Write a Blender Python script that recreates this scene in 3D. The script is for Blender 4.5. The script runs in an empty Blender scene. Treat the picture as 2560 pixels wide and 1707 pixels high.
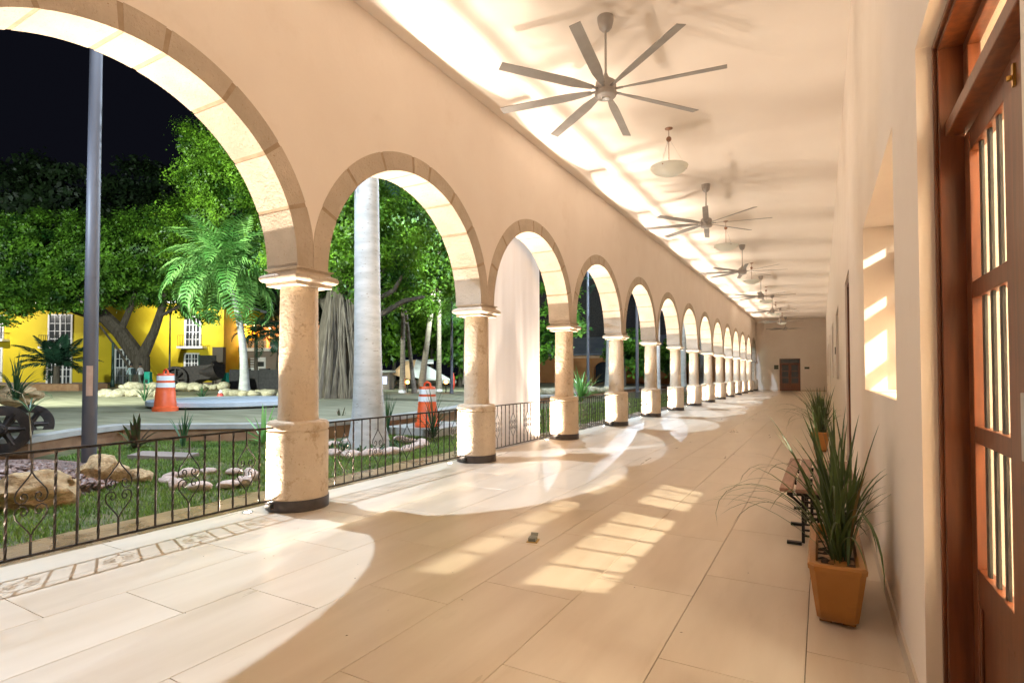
import bpy, bmesh, math, random
import numpy as np
from mathutils import Vector, Matrix, noise as mnoise
C = bpy.context.scene
COL = C.collection
PI = math.pi
RND = random.Random(7)
NP = np.random.default_rng(11)

# ------------------------------------------------------------------ camera, world, exposure
CAM_H, FPX, YAW, PITCH, PCX, PCY = 1.35, 1375.1, 0.51237, 0.02378, 1280.0, 900.6
cam_d = bpy.data.cameras.new('camera'); cam = bpy.data.objects.new('camera', cam_d); COL.objects.link(cam)
cam.location = (0, 0, CAM_H); cam.rotation_euler = (PI/2 + PITCH, 0, YAW)
cam_d.sensor_fit = 'HORIZONTAL'; cam_d.sensor_width = 36; cam_d.lens = FPX/2560*36
cam_d.shift_y = (PCY - 853.5)/2560; cam_d.clip_start = .05; cam_d.clip_end = 600
C.camera = cam
w = bpy.data.worlds.new('World'); C.world = w; w.use_nodes = True
bg = w.node_tree.nodes['Background']; bg.inputs[0].default_value = (.30, .32, .55, 1); bg.inputs[1].default_value = .012
C.view_settings.view_transform = 'Standard'; C.view_settings.look = 'None'
C.view_settings.exposure = .15; C.view_settings.gamma = 1; C.view_settings.use_curve_mapping = False
cy = C.cycles
cy.use_denoising = True; cy.max_bounces = 9; cy.diffuse_bounces = 6; cy.glossy_bounces = 4
cy.transmission_bounces = 6; cy.transparent_max_bounces = 12; cy.sample_clamp_indirect = 6
cy.caustics_reflective = False; cy.caustics_refractive = False; cy.blur_glossy = .5
try: cy.use_light_tree = True
except Exception: pass

WARM = (1.0, .835, .675); COOL = (.66, .82, 1.0)
UP_W, SPILL_W, POST_W, ROOM_W = 1080, 270, 5000, 2300        # watts: floor uplights, lamp posts, side room

_fw = np.array([-math.sin(YAW)*math.cos(PITCH), math.cos(YAW)*math.cos(PITCH), math.sin(PITCH)])
_rt = np.array([math.cos(YAW), math.sin(YAW), 0.]); _up = np.cross(_rt, _fw); _o = np.array([0, 0, CAM_H])
def at(px, py, d):                      # survey: photo pixel + distance along the view axis -> world point
    return _o + d*(_fw + _rt*((px-PCX)/FPX) + _up*((PCY-py)/FPX))
def on(px, py, z):                      # survey: photo pixel on a level z -> world point
    r = _fw + _rt*((px-PCX)/FPX) + _up*((PCY-py)/FPX)
    return _o + r*((z-CAM_H)/r[2])

# ------------------------------------------------------------------ helpers
class MB:
    def __init__(s): s.v = []; s.f = []
    def add(s, v, f):
        b = len(s.v); s.v += [tuple(map(float, p)) for p in v]; s.f += [tuple(b+i for i in q) for q in f]; return s
    def box(s, x0, x1, y0, y1, z0, z1):
        return s.add([(x0,y0,z0),(x1,y0,z0),(x1,y1,z0),(x0,y1,z0),(x0,y0,z1),(x1,y0,z1),(x1,y1,z1),(x0,y1,z1)],
                     [(0,3,2,1),(4,5,6,7),(0,1,5,4),(1,2,6,5),(2,3,7,6),(3,0,4,7)])
    def lathe(s, prof, n=24, c=(0,0,0), cap=True, ph=0.):
        v = []; m = len(prof)
        for i in range(n):
            a = ph + 2*PI*i/n
            for r, z in prof: v.append((c[0]+r*math.cos(a), c[1]+r*math.sin(a), c[2]+z))
        f = [(i*m+j, ((i+1)%n)*m+j, ((i+1)%n)*m+j+1, i*m+j+1) for i in range(n) for j in range(m-1)]
        if cap:
            f.append(tuple(i*m for i in range(n))[::-1]); f.append(tuple(i*m+m-1 for i in range(n)))
        return s.add(v, f)
    def tube(s, pts, r, n=6, cap=True, tw=0., ph=0.):
        pts = [Vector(p) for p in pts]; k = len(pts)
        rs = r if isinstance(r, (list, tuple)) else [r]*k
        v = []; ref = None
        for i, p in enumerate(pts):
            t = (pts[min(i+1, k-1)] - pts[max(i-1, 0)]).normalized()
            if ref is None: ref = t.orthogonal().normalized()
            ref = (ref - t*ref.dot(t)).normalized() if (ref - t*ref.dot(t)).length > 1e-6 else t.orthogonal().normalized()
            b = t.cross(ref)
            for j in range(n):
                a = ph + 2*PI*j/n + tw*i
                v.append(p + (ref*math.cos(a) + b*math.sin(a))*rs[i])
        f = [(i*n+j, i*n+(j+1)%n, (i+1)*n+(j+1)%n, (i+1)*n+j) for i in range(k-1) for j in range(n)]
        if cap: f.append(tuple(range(n))[::-1]); f.append(tuple((k-1)*n+j for j in range(n)))
        return s.add(v, f)
    def prism(s, poly, z0, z1):         # extruded plan polygon
        n = len(poly)
        return s.add([(x, y, z0) for x, y in poly]+[(x, y, z1) for x, y in poly],
                     [tuple(range(n))[::-1], tuple(range(n, 2*n))]+[(i, (i+1)%n, n+(i+1)%n, n+i) for i in range(n)])
    def tri(s):
        return s

LOC = {}
def wloc(p):
    l = Vector((0,0,0))
    while p is not None: l = l + p.location; p = p.parent
    return l
def link(name, me, parent=None):
    o = bpy.data.objects.new(name, me); COL.objects.link(o)
    if parent is not None: o.parent = parent
    return o
def obj(name, mb, m, parent=None, smooth=False, local=False, bevel=0, ang=.7):
    off = Vector((0,0,0)) if (local or parent is None) else wloc(parent)
    me = bpy.data.meshes.new(name)
    me.from_pydata([(x-off.x, y-off.y, z-off.z) for x, y, z in mb.v], [], mb.f)
    if m is not None: me.materials.append(m)
    me.update()
    if smooth:
        me.shade_smooth(); me.set_sharp_from_angle(angle=ang)
    o = link(name, me, parent)
    if bevel:
        b = o.modifiers.new('bevel', 'BEVEL'); b.width = bevel; b.segments = 2; b.limit_method = 'ANGLE'
    return o
def fast(name, V, F, m, parent=None, local=False, smooth=False):
    V = np.asarray(V, float); F = np.asarray(F, int)
    if parent is not None and not local: V = V - np.array(wloc(parent))
    me = bpy.data.meshes.new(name); k = F.shape[1]
    me.vertices.add(len(V)); me.vertices.foreach_set('co', V.astype(np.float32).ravel())
    me.loops.add(F.size); me.loops.foreach_set('vertex_index', F.astype(np.int32).ravel())
    me.polygons.add(len(F)); me.polygons.foreach_set('loop_start', np.arange(0, F.size, k, dtype=np.int32))
    me.update(calc_edges=True); me.materials.append(m)
    if smooth: me.shade_smooth()
    return link(name, me, parent)
def tag(o, label, cat, group=None):
    o['label'] = label; o['category'] = cat
    if group: o['group'] = group
    return o
def thing(name, label, cat, loc=(0,0,0), group=None, rz=0.):
    o = bpy.data.objects.new(name, None); COL.objects.link(o); o.empty_display_size = .1
    o.location = loc; o.rotation_euler = (0, 0, rz); return tag(o, label, cat, group)
def struct(o): o['kind'] = 'structure'; return o
def stuff(o): o['kind'] = 'stuff'; return o
def copy_tree(o, parent=None):
    c = o.copy(); COL.objects.link(c); c.parent = parent
    for ch in list(o.children): copy_tree(ch, c)
    return c
def inst(name, me, parent, loc=(0,0,0), rot=(0,0,0), sc=(1,1,1)):
    o = link(name, me, parent); o.location = loc; o.rotation_euler = rot; o.scale = sc; return o
ORD = ['first','second','third','fourth','fifth','sixth','seventh','eighth','ninth','tenth','eleventh','twelfth','thirteenth','fourteenth','fifteenth','sixteenth']

# ------------------------------------------------------------------ materials
def mat(name, c1, c2=None, rough=.6, metal=0., scale=4., detail=5., st=(1,1,1), bump=0., bs=40., spec=.5, rnd=0.,
        island=0., pits=None, pscale=30., transl=0., coat=0., rr=0., lo=.35, hi=.65, wear=None):
    m = bpy.data.materials.new(name); m.use_nodes = True; nt = m.node_tree; N = nt.nodes; L = nt.links
    b = N['Principled BSDF']; out = N['Material Output']
    b.inputs['Roughness'].default_value = rough; b.inputs['Metallic'].default_value = metal
    b.inputs['Specular IOR Level'].default_value = spec; b.inputs['Coat Weight'].default_value = coat
    tc = N.new('ShaderNodeTexCoord'); mp = N.new('ShaderNodeMapping'); mp.inputs['Scale'].default_value = st
    L.new(tc.outputs['Object'], mp.inputs['Vector'])
    oi = N.new('ShaderNodeObjectInfo')
    if rnd:
        mu = N.new('ShaderNodeMath'); mu.operation = 'MULTIPLY'; mu.inputs[1].default_value = 37.
        L.new(oi.outputs['Random'], mu.inputs[0]); L.new(mu.outputs[0], mp.inputs['Location'])
    nz = N.new('ShaderNodeTexNoise'); nz.inputs['Scale'].default_value = scale; nz.inputs['Detail'].default_value = detail
    L.new(mp.outputs[0], nz.inputs['Vector'])
    rp = N.new('ShaderNodeValToRGB'); e = rp.color_ramp.elements
    e[0].position = lo; e[1].position = hi
    e[0].color = (*c1, 1); e[1].color = (*(c2 or c1), 1)
    L.new(nz.outputs['Fac'], rp.inputs[0]); col = rp.outputs[0]
    def bright(src, fac_socket, amt):
        nonlocal col
        mr = N.new('ShaderNodeMapRange'); mr.inputs['To Min'].default_value = 1-amt; mr.inputs['To Max'].default_value = 1+amt
        L.new(fac_socket, mr.inputs['Value'])
        hs = N.new('ShaderNodeHueSaturation'); L.new(mr.outputs[0], hs.inputs['Value']); L.new(col, hs.inputs['Color']); col = hs.outputs[0]
    if rnd: bright(None, oi.outputs['Random'], rnd)
    if island:
        g = N.new('ShaderNodeNewGeometry'); bright(None, g.outputs['Random Per Island'], island)
    if pits:
        n2 = N.new('ShaderNodeTexNoise'); n2.inputs['Scale'].default_value = pscale; n2.inputs['Detail'].default_value = 3
        L.new(mp.outputs[0], n2.inputs['Vector'])
        r2 = N.new('ShaderNodeValToRGB'); r2.color_ramp.elements[0].position = .27; r2.color_ramp.elements[1].position = .36
        r2.color_ramp.elements[0].color = (1,1,1,1); r2.color_ramp.elements[1].color = (0,0,0,1)
        L.new(n2.outputs['Fac'], r2.inputs[0])
        mx = N.new('ShaderNodeMix'); mx.data_type = 'RGBA'; L.new(r2.outputs[0], mx.inputs['Factor'])
        L.new(col, mx.inputs['A']); mx.inputs['B'].default_value = (*pits, 1); col = mx.outputs['Result']
    if wear:
        n3 = N.new('ShaderNodeTexNoise'); n3.inputs['Scale'].default_value = wear[1]; n3.inputs['Detail'].default_value = 8; n3.inputs['Roughness'].default_value = .7
        L.new(mp.outputs[0], n3.inputs['Vector'])
        r3 = N.new('ShaderNodeValToRGB'); r3.color_ramp.elements[0].position = wear[2]; r3.color_ramp.elements[1].position = wear[2]+.12
        r3.color_ramp.elements[0].color = (0,0,0,1); r3.color_ramp.elements[1].color = (wear[3],)*3+(1,)
        L.new(n3.outputs['Fac'], r3.inputs[0])
        mx = N.new('ShaderNodeMix'); mx.data_type = 'RGBA'; L.new(r3.outputs[0], mx.inputs['Factor'])
        L.new(col, mx.inputs['A']); mx.inputs['B'].default_value = (*wear[0], 1); col = mx.outputs['Result']
    L.new(col, b.inputs['Base Color'])
    if rr:
        mr = N.new('ShaderNodeMapRange'); mr.inputs['To Min'].default_value = max(.02, rough-rr); mr.inputs['To Max'].default_value = rough+rr
        L.new(nz.outputs['Fac'], mr.inputs['Value']); L.new(mr.outputs[0], b.inputs['Roughness'])
    if bump:
        nb = N.new('ShaderNodeTexNoise'); nb.inputs['Scale'].default_value = bs; nb.inputs['Detail'].default_value = 6; nb.inputs['Roughness'].default_value = .65
        L.new(mp.outputs[0], nb.inputs['Vector'])
        bp = N.new('ShaderNodeBump'); bp.inputs['Strength'].default_value = bump; bp.inputs['Distance'].default_value = .02
        L.new(nb.outputs['Fac'], bp.inputs['Height']); L.new(bp.outputs[0], b.inputs['Normal'])
    if transl:
        tr = N.new('ShaderNodeBsdfTranslucent'); L.new(col, tr.inputs['Color'])
        ms = N.new('ShaderNodeMixShader'); ms.inputs[0].default_value = transl
        L.new(b.outputs[0], ms.inputs[1]); L.new(tr.outputs[0], ms.inputs[2]); L.new(ms.outputs[0], out.inputs[0])
    return m
def emit(name, c, s):
    m = bpy.data.materials.new(name); m.use_nodes = True; nt = m.node_tree
    b = nt.nodes['Principled BSDF']; b.inputs['Base Color'].default_value = (*c, 1)
    b.inputs['Emission Color'].default_value = (*c, 1); b.inputs['Emission Strength'].default_value = s; return m
def glass(name, tint=(.95,.97,.95), refl=.06, rough=.02):
    m = bpy.data.materials.new(name); m.use_nodes = True; nt = m.node_tree; N = nt.nodes; L = nt.links
    t = N.new('ShaderNodeBsdfTransparent'); t.inputs[0].default_value = (*tint, 1)
    g = N.new('ShaderNodeBsdfGlossy'); g.inputs['Roughness'].default_value = rough
    fr = N.new('ShaderNodeMath'); fr.operation = 'POWER'; fr.inputs[1].default_value = 5.; lw_ = N.new('ShaderNodeLayerWeight'); lw_.inputs[0].default_value = .45; L.new(lw_.outputs['Facing'], fr.inputs[0])
    ms = N.new('ShaderNodeMixShader'); L.new(fr.outputs[0], ms.inputs[0]); L.new(t.outputs[0], ms.inputs[1]); L.new(g.outputs[0], ms.inputs[2])
    L.new(ms.outputs[0], N['Material Output'].inputs[0]); return m

M = {}
M['plaster'] = mat('cream_plaster', (.82,.735,.655), (.85,.77,.69), rough=.75, scale=1.3, bump=.12, bs=14, wear=((.75,.655,.56), 1.4, .56, .4))
M['ceil'] = mat('ceiling_plaster', (.80,.725,.65), (.83,.76,.685), rough=.8, scale=.9, bump=.04, bs=50)
M['stone'] = mat('limestone', (.47,.39,.30), (.57,.48,.38), rough=.85, scale=3, bump=.9, bs=26, pits=(.38,.27,.17), pscale=55, rnd=.07)
M['colstone'] = mat('column_limestone', (.58,.455,.32), (.68,.56,.42), rough=.85, scale=2.4, bump=1.5, bs=20, pits=(.46,.34,.22), pscale=48, rnd=.05, wear=((.36,.23,.12), 7., .56, .7))
M['mortar'] = mat('mortar_joint', (.34,.25,.165), (.42,.32,.22), rough=.9, scale=14, bump=.2)
M['band'] = mat('black_skirting', (.035,.028,.027), (.06,.048,.045), rough=.42, scale=12, bump=.05)
M['tile'] = mat('porcelain_tile', (.62,.515,.395), (.69,.59,.47), rough=.30, scale=2.2, detail=7, st=(2.2,.35,1), rnd=.025, spec=.32, rr=.06, wear=((.52,.42,.30), 3., .58, .35))
M['grout'] = mat('grout', (.22,.16,.10), rough=.9)
M['iron'] = mat('wrought_iron', (.025,.019,.016), (.05,.04,.034), rough=.33, metal=.6, scale=25, bump=.2, bs=120)
M['fan'] = mat('satin_fan_metal', (.36,.34,.325), (.42,.40,.385), rough=.42, metal=.55, scale=6)
M['fanblade'] = mat('grey_fan_blade', (.27,.255,.24), (.31,.295,.275), rough=.5, metal=.25, scale=6)
M['copper'] = mat('copper_brown_metal', (.33,.19,.13), (.40,.24,.17), rough=.35, metal=.8, scale=6)
M['frost'] = mat('frosted_glass', (.84,.86,.81), (.88,.9,.85), rough=.35, scale=3, transl=.35)
M['lens'] = emit('lit_lens', (1.0,.88,.68), 60)
M['steel'] = mat('steel', (.5,.5,.5), (.56,.56,.56), rough=.3, metal=.9, scale=9)
M['wood'] = mat('mahogany', (.10,.027,.009), (.185,.055,.018), rough=.32, scale=5, detail=8, st=(7,7,.6), bump=.06, bs=30, rnd=.08)
M['woodlit'] = mat('mahogany_lit', (.33,.13,.035), (.44,.19,.055), rough=.4, scale=5, detail=8, st=(7,7,.6))  # lit copy of the mahogany, light put into its colour; unused
M['bars'] = mat('painted_bar', (.022,.022,.02), (.035,.035,.03), rough=.45, scale=9)
M['glass'] = glass('window_glass')
M['pot'] = mat('glazed_mustard_clay', (.33,.135,.025), (.42,.185,.04), rough=.42, scale=3.5, bump=.12, bs=25, wear=((.30,.12,.03), 7., .60, .5))
M['soil'] = mat('potting_soil', (.05,.032,.02), (.10,.065,.04), rough=.95, scale=30, bump=1., bs=60)
M['strap'] = mat('strap_leaf', (.055,.095,.028), (.10,.15,.045), rough=.42, scale=6, st=(1,1,.6), rnd=.35, transl=.15)
M['strapdry'] = mat('dry_strap_leaf', (.20,.13,.045), (.28,.19,.07), rough=.6, scale=6, rnd=.2, transl=.15)
M['slat'] = mat('brown_slat', (.24,.125,.085), (.34,.19,.135), rough=.45, scale=6, detail=8, st=(8,.7,8), rnd=.08)
M['cast'] = mat('black_cast_iron', (.02,.02,.02), (.035,.035,.034), rough=.4, metal=.5, scale=20)
M['brass'] = mat('brass', (.55,.33,.07), (.62,.40,.10), rough=.3, metal=.9, scale=20)
M['grey'] = mat('grey_plastic', (.14,.15,.12), (.2,.2,.17), rough=.5, scale=40)
M['sign'] = mat('dark_green_sign', (.035,.05,.03), (.05,.065,.04), rough=.5)
M['cloth'] = mat('white_sheet', (.80,.74,.70), (.84,.785,.745), rough=.8, scale=2, st=(1,3,.3), transl=.22)
# outdoors
M['ground'] = mat('dark_ground', (.05,.045,.035), (.09,.08,.06), rough=.9, scale=.6)
M['lawn'] = mat('lawn_soil', (.055,.07,.02), (.12,.105,.045), rough=.95, scale=6, bump=.5)
M['grass'] = mat('grass_blade', (.10,.20,.025), (.20,.30,.05), rough=.55, scale=1.5, island=.45, transl=.2)
M['kerb'] = mat('brown_kerb_stone', (.17,.105,.05), (.32,.215,.11), rough=.28, scale=3, detail=8, bump=.8, bs=9, rr=.18, wear=((.13,.085,.045), 4., .55, .8))
M['plaza'] = mat('stamped_concrete', (.21,.195,.12), (.32,.295,.195), rough=.7, scale=1.1, detail=8, st=(.8,2.6,1), bump=.2, bs=6)
M['conc'] = mat('pale_concrete', (.34,.32,.29), (.44,.415,.375), rough=.7, scale=3, bump=.15)
M['brownbase'] = mat('brown_base_stone', (.24,.12,.06), (.32,.18,.095), rough=.8, scale=4, bump=.5)
M['whitepad'] = mat('white_painted_concrete', (.50,.54,.60), (.60,.64,.68), rough=.55, scale=2.5, wear=((.5,.56,.6), 3., .55, .6))
M['rock'] = mat('cream_boulder', (.33,.20,.09), (.52,.37,.20), rough=.85, scale=4, bump=1.6, bs=7, rnd=.1, wear=((.20,.11,.05), 3.5, .54, .75))
M['rockpale'] = mat('pale_rock', (.34,.29,.18), (.52,.46,.32), rough=.85, scale=3, bump=.8, bs=8, rnd=.15)
M['rockpink'] = mat('pink_white_stone', (.42,.29,.23), (.60,.48,.41), rough=.8, scale=4, bump=.6, bs=12, rnd=.12)
M['pebble'] = mat('river_pebble', (.11,.062,.048), (.24,.15,.12), rough=.45, scale=3, rnd=.4)
M['rust'] = mat('old_black_iron', (.022,.018,.018), (.05,.036,.03), rough=.55, metal=.4, scale=8, bump=.4)
M['polegrey'] = mat('grey_painted_pole', (.085,.085,.10), (.11,.11,.13), rough=.5, metal=0., scale=4, st=(1,1,.2))
M['paper'] = mat('pink_paper', (.55,.36,.27), (.65,.46,.36), rough=.8, scale=8)
M['lampglass'] = emit('lamp_glass', (.9,.95,1.), 8)
M['orange'] = mat('orange_plastic', (.72,.10,.025), (.80,.13,.035), rough=.42, scale=6, wear=((.5,.08,.03), 6., .62, .5))
M['reflect'] = mat('white_reflective_band', (.75,.77,.78), (.85,.86,.87), rough=.35, scale=8, wear=((.55,.55,.55), 8., .62, .6))
M['palmtrunk'] = mat('whitewashed_palm_trunk', (.40,.39,.37), (.52,.51,.49), rough=.75, scale=2.6, detail=8, st=(1,1,3.5), bump=.3, bs=12, pits=(.24,.2,.16), pscale=11)
M['bark'] = mat('dark_bark', (.055,.042,.03), (.12,.095,.07), rough=.9, scale=3, detail=8, st=(4,4,.5), bump=.9, bs=8)
M['palmbark'] = mat('grey_palm_bark', (.17,.13,.10), (.28,.23,.18), rough=.85, scale=3, st=(1,1,7), bump=.5, bs=10)
M['root'] = mat('aerial_root', (.10,.08,.06), (.20,.165,.13), rough=.85, scale=3, st=(4,4,.4), bump=.4)
M['leafA'] = mat('shade_mottled_ficus_leaf', (.012,.055,.005), (.24,.47,.035), rough=.42, scale=.9, island=.35, transl=.25)  # dark end of the ramp puts shaded crown gaps into the colour
M['leafB'] = mat('shade_mottled_green_leaf', (.010,.05,.008), (.19,.41,.04), rough=.42, scale=.7, island=.35, transl=.22)  # near-black tones paint the shade between leaf clumps
M['leafC'] = mat('dull_dark_leaf', (.018,.040,.014), (.035,.065,.02), rough=.5, scale=.35, island=.5, transl=.2)
M['frond'] = mat('palm_frond', (.10,.30,.06), (.26,.47,.13), rough=.4, scale=1.2, island=.3, transl=.2)
M['fronddark'] = mat('dark_palm_frond', (.015,.05,.028), (.03,.085,.045), rough=.45, scale=1.2, island=.3, transl=.2)
M['bromel'] = mat('red_green_leaf', (.10,.035,.03), (.07,.12,.035), rough=.4, scale=9, rnd=.3, transl=.15)
M['flax'] = mat('blade_leaf', (.03,.09,.035), (.06,.14,.05), rough=.45, scale=6, rnd=.3, transl=.2)
M['yellow'] = mat('yellow_facade', (.60,.45,.012), (.68,.52,.02), rough=.8, scale=.5, bump=.1, bs=8)
M['white'] = mat('white_paint', (.72,.72,.74), (.80,.80,.82), rough=.6, scale=2)
M['dark'] = mat('dark_pane', (.03,.035,.04), (.05,.055,.06), rough=.2, scale=1)
M['orangewall'] = mat('orange_facade', (.42,.17,.055), (.52,.23,.08), rough=.8, scale=.6)
M['peach'] = mat('peach_facade', (.62,.36,.20), (.70,.43,.25), rough=.8, scale=.6)
M['taupe'] = mat('taupe_wall', (.22,.17,.14), (.28,.22,.185), rough=.8, scale=.6)
M['tarp'] = mat('grey_roof', (.18,.19,.22), (.24,.25,.28), rough=.6, scale=1)
M['black'] = mat('charcoal_surface', (.02,.017,.017), (.04,.034,.033), rough=.7, scale=6, bump=.4)
M['teal'] = mat('teal_plastic', (.012,.28,.19), (.02,.34,.24), rough=.45, scale=4)
M['greenpost'] = mat('dark_green_paint', (.012,.05,.035), (.02,.065,.045), rough=.5)
M['bulb'] = emit('string_bulb', (1., .72, .32), 30)
M['litwin'] = emit('bluish_lit_window', (.62,.66,.95), .9)
M['shirt'] = mat('pale_blue_shirt', (.42,.55,.58), rough=.8); M['trouser'] = mat('grey_green_trousers', (.10,.13,.10), rough=.85)
M['skin'] = mat('brown_skin', (.25,.13,.08), rough=.6); M['hair'] = mat('black_hair', (.012,.01,.01), rough=.5)
M['pack'] = mat('dark_backpack', (.03,.045,.045), rough=.7); M['shirtw'] = mat('white_shirt', (.6,.6,.62), rough=.8)
M['redpaint'] = mat('red_paint', (.5,.05,.03), rough=.5); M['lampor'] = emit('orange_garden_lamp', (1.,.42,.08), 14)

# ------------------------------------------------------------------ lights
def lamp(name, kind, loc, watts, color, parent=None, size=.05, aim=None, cone=None, blend=.3):
    d = bpy.data.lights.new(name, kind); d.energy = watts; d.color = color; d.shadow_soft_size = size
    o = bpy.data.objects.new(name, d); COL.objects.link(o); o.location = loc
    if kind == 'SPOT': d.spot_size = cone; d.spot_blend = blend
    if aim is not None: o.rotation_euler = Vector(aim).to_track_quat('-Z', 'Y').to_euler()
    if parent is not None:
        o.location = Vector(loc) - wloc(parent); o.parent = parent
    return o

# ================================================================== STRUCTURE
XC, Y0, SP, XW, H = -4.68, 3.852, 3.344, .334, 5.48       # column line, first column, spacing, right wall, ceiling
YF, YB = 47.35, -4.0                                       # far and back wall
XI, XO = -4.482, -4.93                                     # inner / outer plaster faces of the arcade wall
colY = [Y0 + SP*i for i in range(-2, 14)]
arcY = [Y0 + SP*(i+.5) for i in range(-2, 13)]
ZC, RI, RO = 2.40, 1.48, 1.70

# floor slab + tiles
fl = struct(obj('floor', MB().box(-5.0, XW, YB, YF, -.2, -.010), M['grout']))
fl_tiles = []
for r in range(9):
    x1 = -.08 - .615*(r-1); x0 = x1 - .615
    if r == 0: x0, x1 = -.08, XW
    y = 3.063 - .413*r
    while y > YB + .1: y -= 1.24
    while y < YF:
        fl_tiles.append((x0+.0018, x1-.0018, max(y, YB)+.0018, min(y+1.24, YF)-.0018)); y += 1.24
def seen(t):
    return t[3] > -.2 and (t[2]+t[3])/2 > (-.25*(t[0]+t[1])/2-.6)
vis = sorted([t for t in fl_tiles if seen(t)], key=lambda t: math.hypot((t[0]+t[1])/2, (t[2]+t[3])/2))
parts, rest = vis[:298], vis[298:] + [t for t in fl_tiles if not seen(t)]
cache = {}
for t in parts:
    k = (round(t[1]-t[0], 4), round(t[3]-t[2], 4))
    if k not in cache:
        mb = MB(); a, b = k[0]/2, k[1]/2; e = .0012
        mb.add([(-a,-b,-.01),(a,-b,-.01),(a,b,-.01),(-a,b,-.01),(-a,-b,-e),(a,-b,-e),(a,b,-e),(-a,b,-e),(-a+e,-b+e,0),(a-e,-b+e,0),(a-e,b-e,0),(-a+e,b-e,0)],
               [(0,1,5,4),(1,2,6,5),(2,3,7,6),(3,0,4,7),(4,5,9,8),(5,6,10,9),(6,7,11,10),(7,4,8,11),(8,9,10,11)])
        me = bpy.data.meshes.new('tile'); me.from_pydata(mb.v, [], mb.f); me.materials.append(M['tile']); cache[k] = me
    inst('tile', cache[k], fl, ((t[0]+t[1])/2, (t[2]+t[3])/2, 0))
mb = MB()
for t in rest: mb.box(*t, -.01, 0)
stuff(obj('far_tiles', mb, M['tile'], fl))

# ceiling / roof slab
struct(obj('ceiling', MB().box(XO-.25, .9, YB-.3, YF+.3, H, H+.35), M['ceil']))

# arcade wall with its arches
aw = thing('arcade_wall', 'long cream plaster wall carried on the row of stone arches', 'wall', (XI, 0, 0))
def arc_poly(yc, n=40):                 # underside line of the plaster, springing to springing
    pts = []
    for i in range(n+1):
        a = PI*i/n; y = (RO-.004)*math.cos(a); z = ZC + (RO-.004)*math.sin(a)
        if abs(y) > SP/2: y = math.copysign(SP/2, y)
        pts.append((yc+y, z))
    return pts
mb = MB()
for yc in arcY:
    p = arc_poly(yc)
    for (ya, za), (yb, zb) in zip(p, p[1:]):
        if abs(ya-yb) < 1e-6: continue
        mb.add([(XI,ya,za),(XI,yb,zb),(XI,yb,H-.001),(XI,ya,H-.001)], [(0,1,2,3)])
        mb.add([(XO,ya,za),(XO,yb,zb),(XO,yb,H),(XO,ya,H)], [(3,2,1,0)])
        mb.add([(XI,ya,za),(XI,yb,zb),(XO,yb,zb),(XO,ya,za)], [(3,2,1,0)])
mb.box(XO, XI, YB, colY[0]-.19, 0, H-.001)
obj('plaster_face', mb, M['plaster'], aw, smooth=False)
JA = [0, 22, 42, 62, 82, 94, 114, 136, 157, 180]
def ring_piece(a0, a1, n, ri, ro, x0, x1):
    mb = MB(); P = []
    for i in range(n+1):
        a = a0 + (a1-a0)*i/n; yo = ro*math.cos(a); 
        yo = max(-SP/2+.002, min(SP/2-.002, yo))
        P.append(((ri*math.cos(a), ri*math.sin(a)), (yo, ro*math.sin(a))))
    v = []; f = []
    for (yi, zi), (yo, zo) in P: v += [(x1,yi,zi),(x1,yo,zo),(x0,yo,zo),(x0,yi,zi)]
    for i in range(n):
        b = 4*i
        for j in range(4): f.append((b+j, b+(j+1)%4, b+4+(j+1)%4, b+4+j))
    f += [(3,2,1,0), (4*n, 4*n+1, 4*n+2, 4*n+3)]
    return mb.add(v, f)
vous = []
g = .013
for a0, a1 in zip(JA, JA[1:]):
    q0 = math.radians(a0) + (g if a0 else .001); q1 = math.radians(a1) - (g if a1 < 180 else .001)
    mb = ring_piece(q0, q1, max(4, int((a1-a0)/3)), RI, RO, -.238, .222)
    me = bpy.data.meshes.new('voussoir'); me.from_pydata(mb.v, [], mb.f); me.materials.append(M['stone'])
    me.shade_smooth(); me.set_sharp_from_angle(angle=.5); vous.append(me)
mor = ring_piece(.002, PI-.002, 50, RI+.004, RO-.006, -.234, .2185)
mme = bpy.data.meshes.new('arch'); mme.from_pydata(mor.v, [], mor.f); mme.materials.append(M['mortar']); mme.shade_smooth(); mme.set_sharp_from_angle(angle=.5)
for yc in arcY:
    ar = inst('arch', mme, aw, (-4.70-XI, yc, ZC))
    for me in vous: inst('voussoir', me, ar)

# far wall, added unseen back wall that encloses the light
fw = thing('far_end_wall', 'plain cream wall closing the far end of the corridor', 'wall', (-2, YF, 0))
obj('plaster_face', MB().box(-5.0, -2.83, YF, YF+.3, 0, H).box(-1.40, .9, YF, YF+.3, 0, H).box(-2.83, -1.40, YF, YF+.3, 2.49, H), M['plaster'], fw)
obj('skirting', MB().box(-4.4, -2.83, YF-.012, YF, 0, .09).box(-1.40, .32, YF-.012, YF, 0, .09), M['tile'], fw)
bw = thing('added_back_wall', 'added unseen cream wall enclosing the light behind the camera', 'wall', (-2, YB, 0))
obj('plaster_face', MB().box(-5.0, .9, YB-.3, YB, 0, H), M['plaster'], bw)

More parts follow.
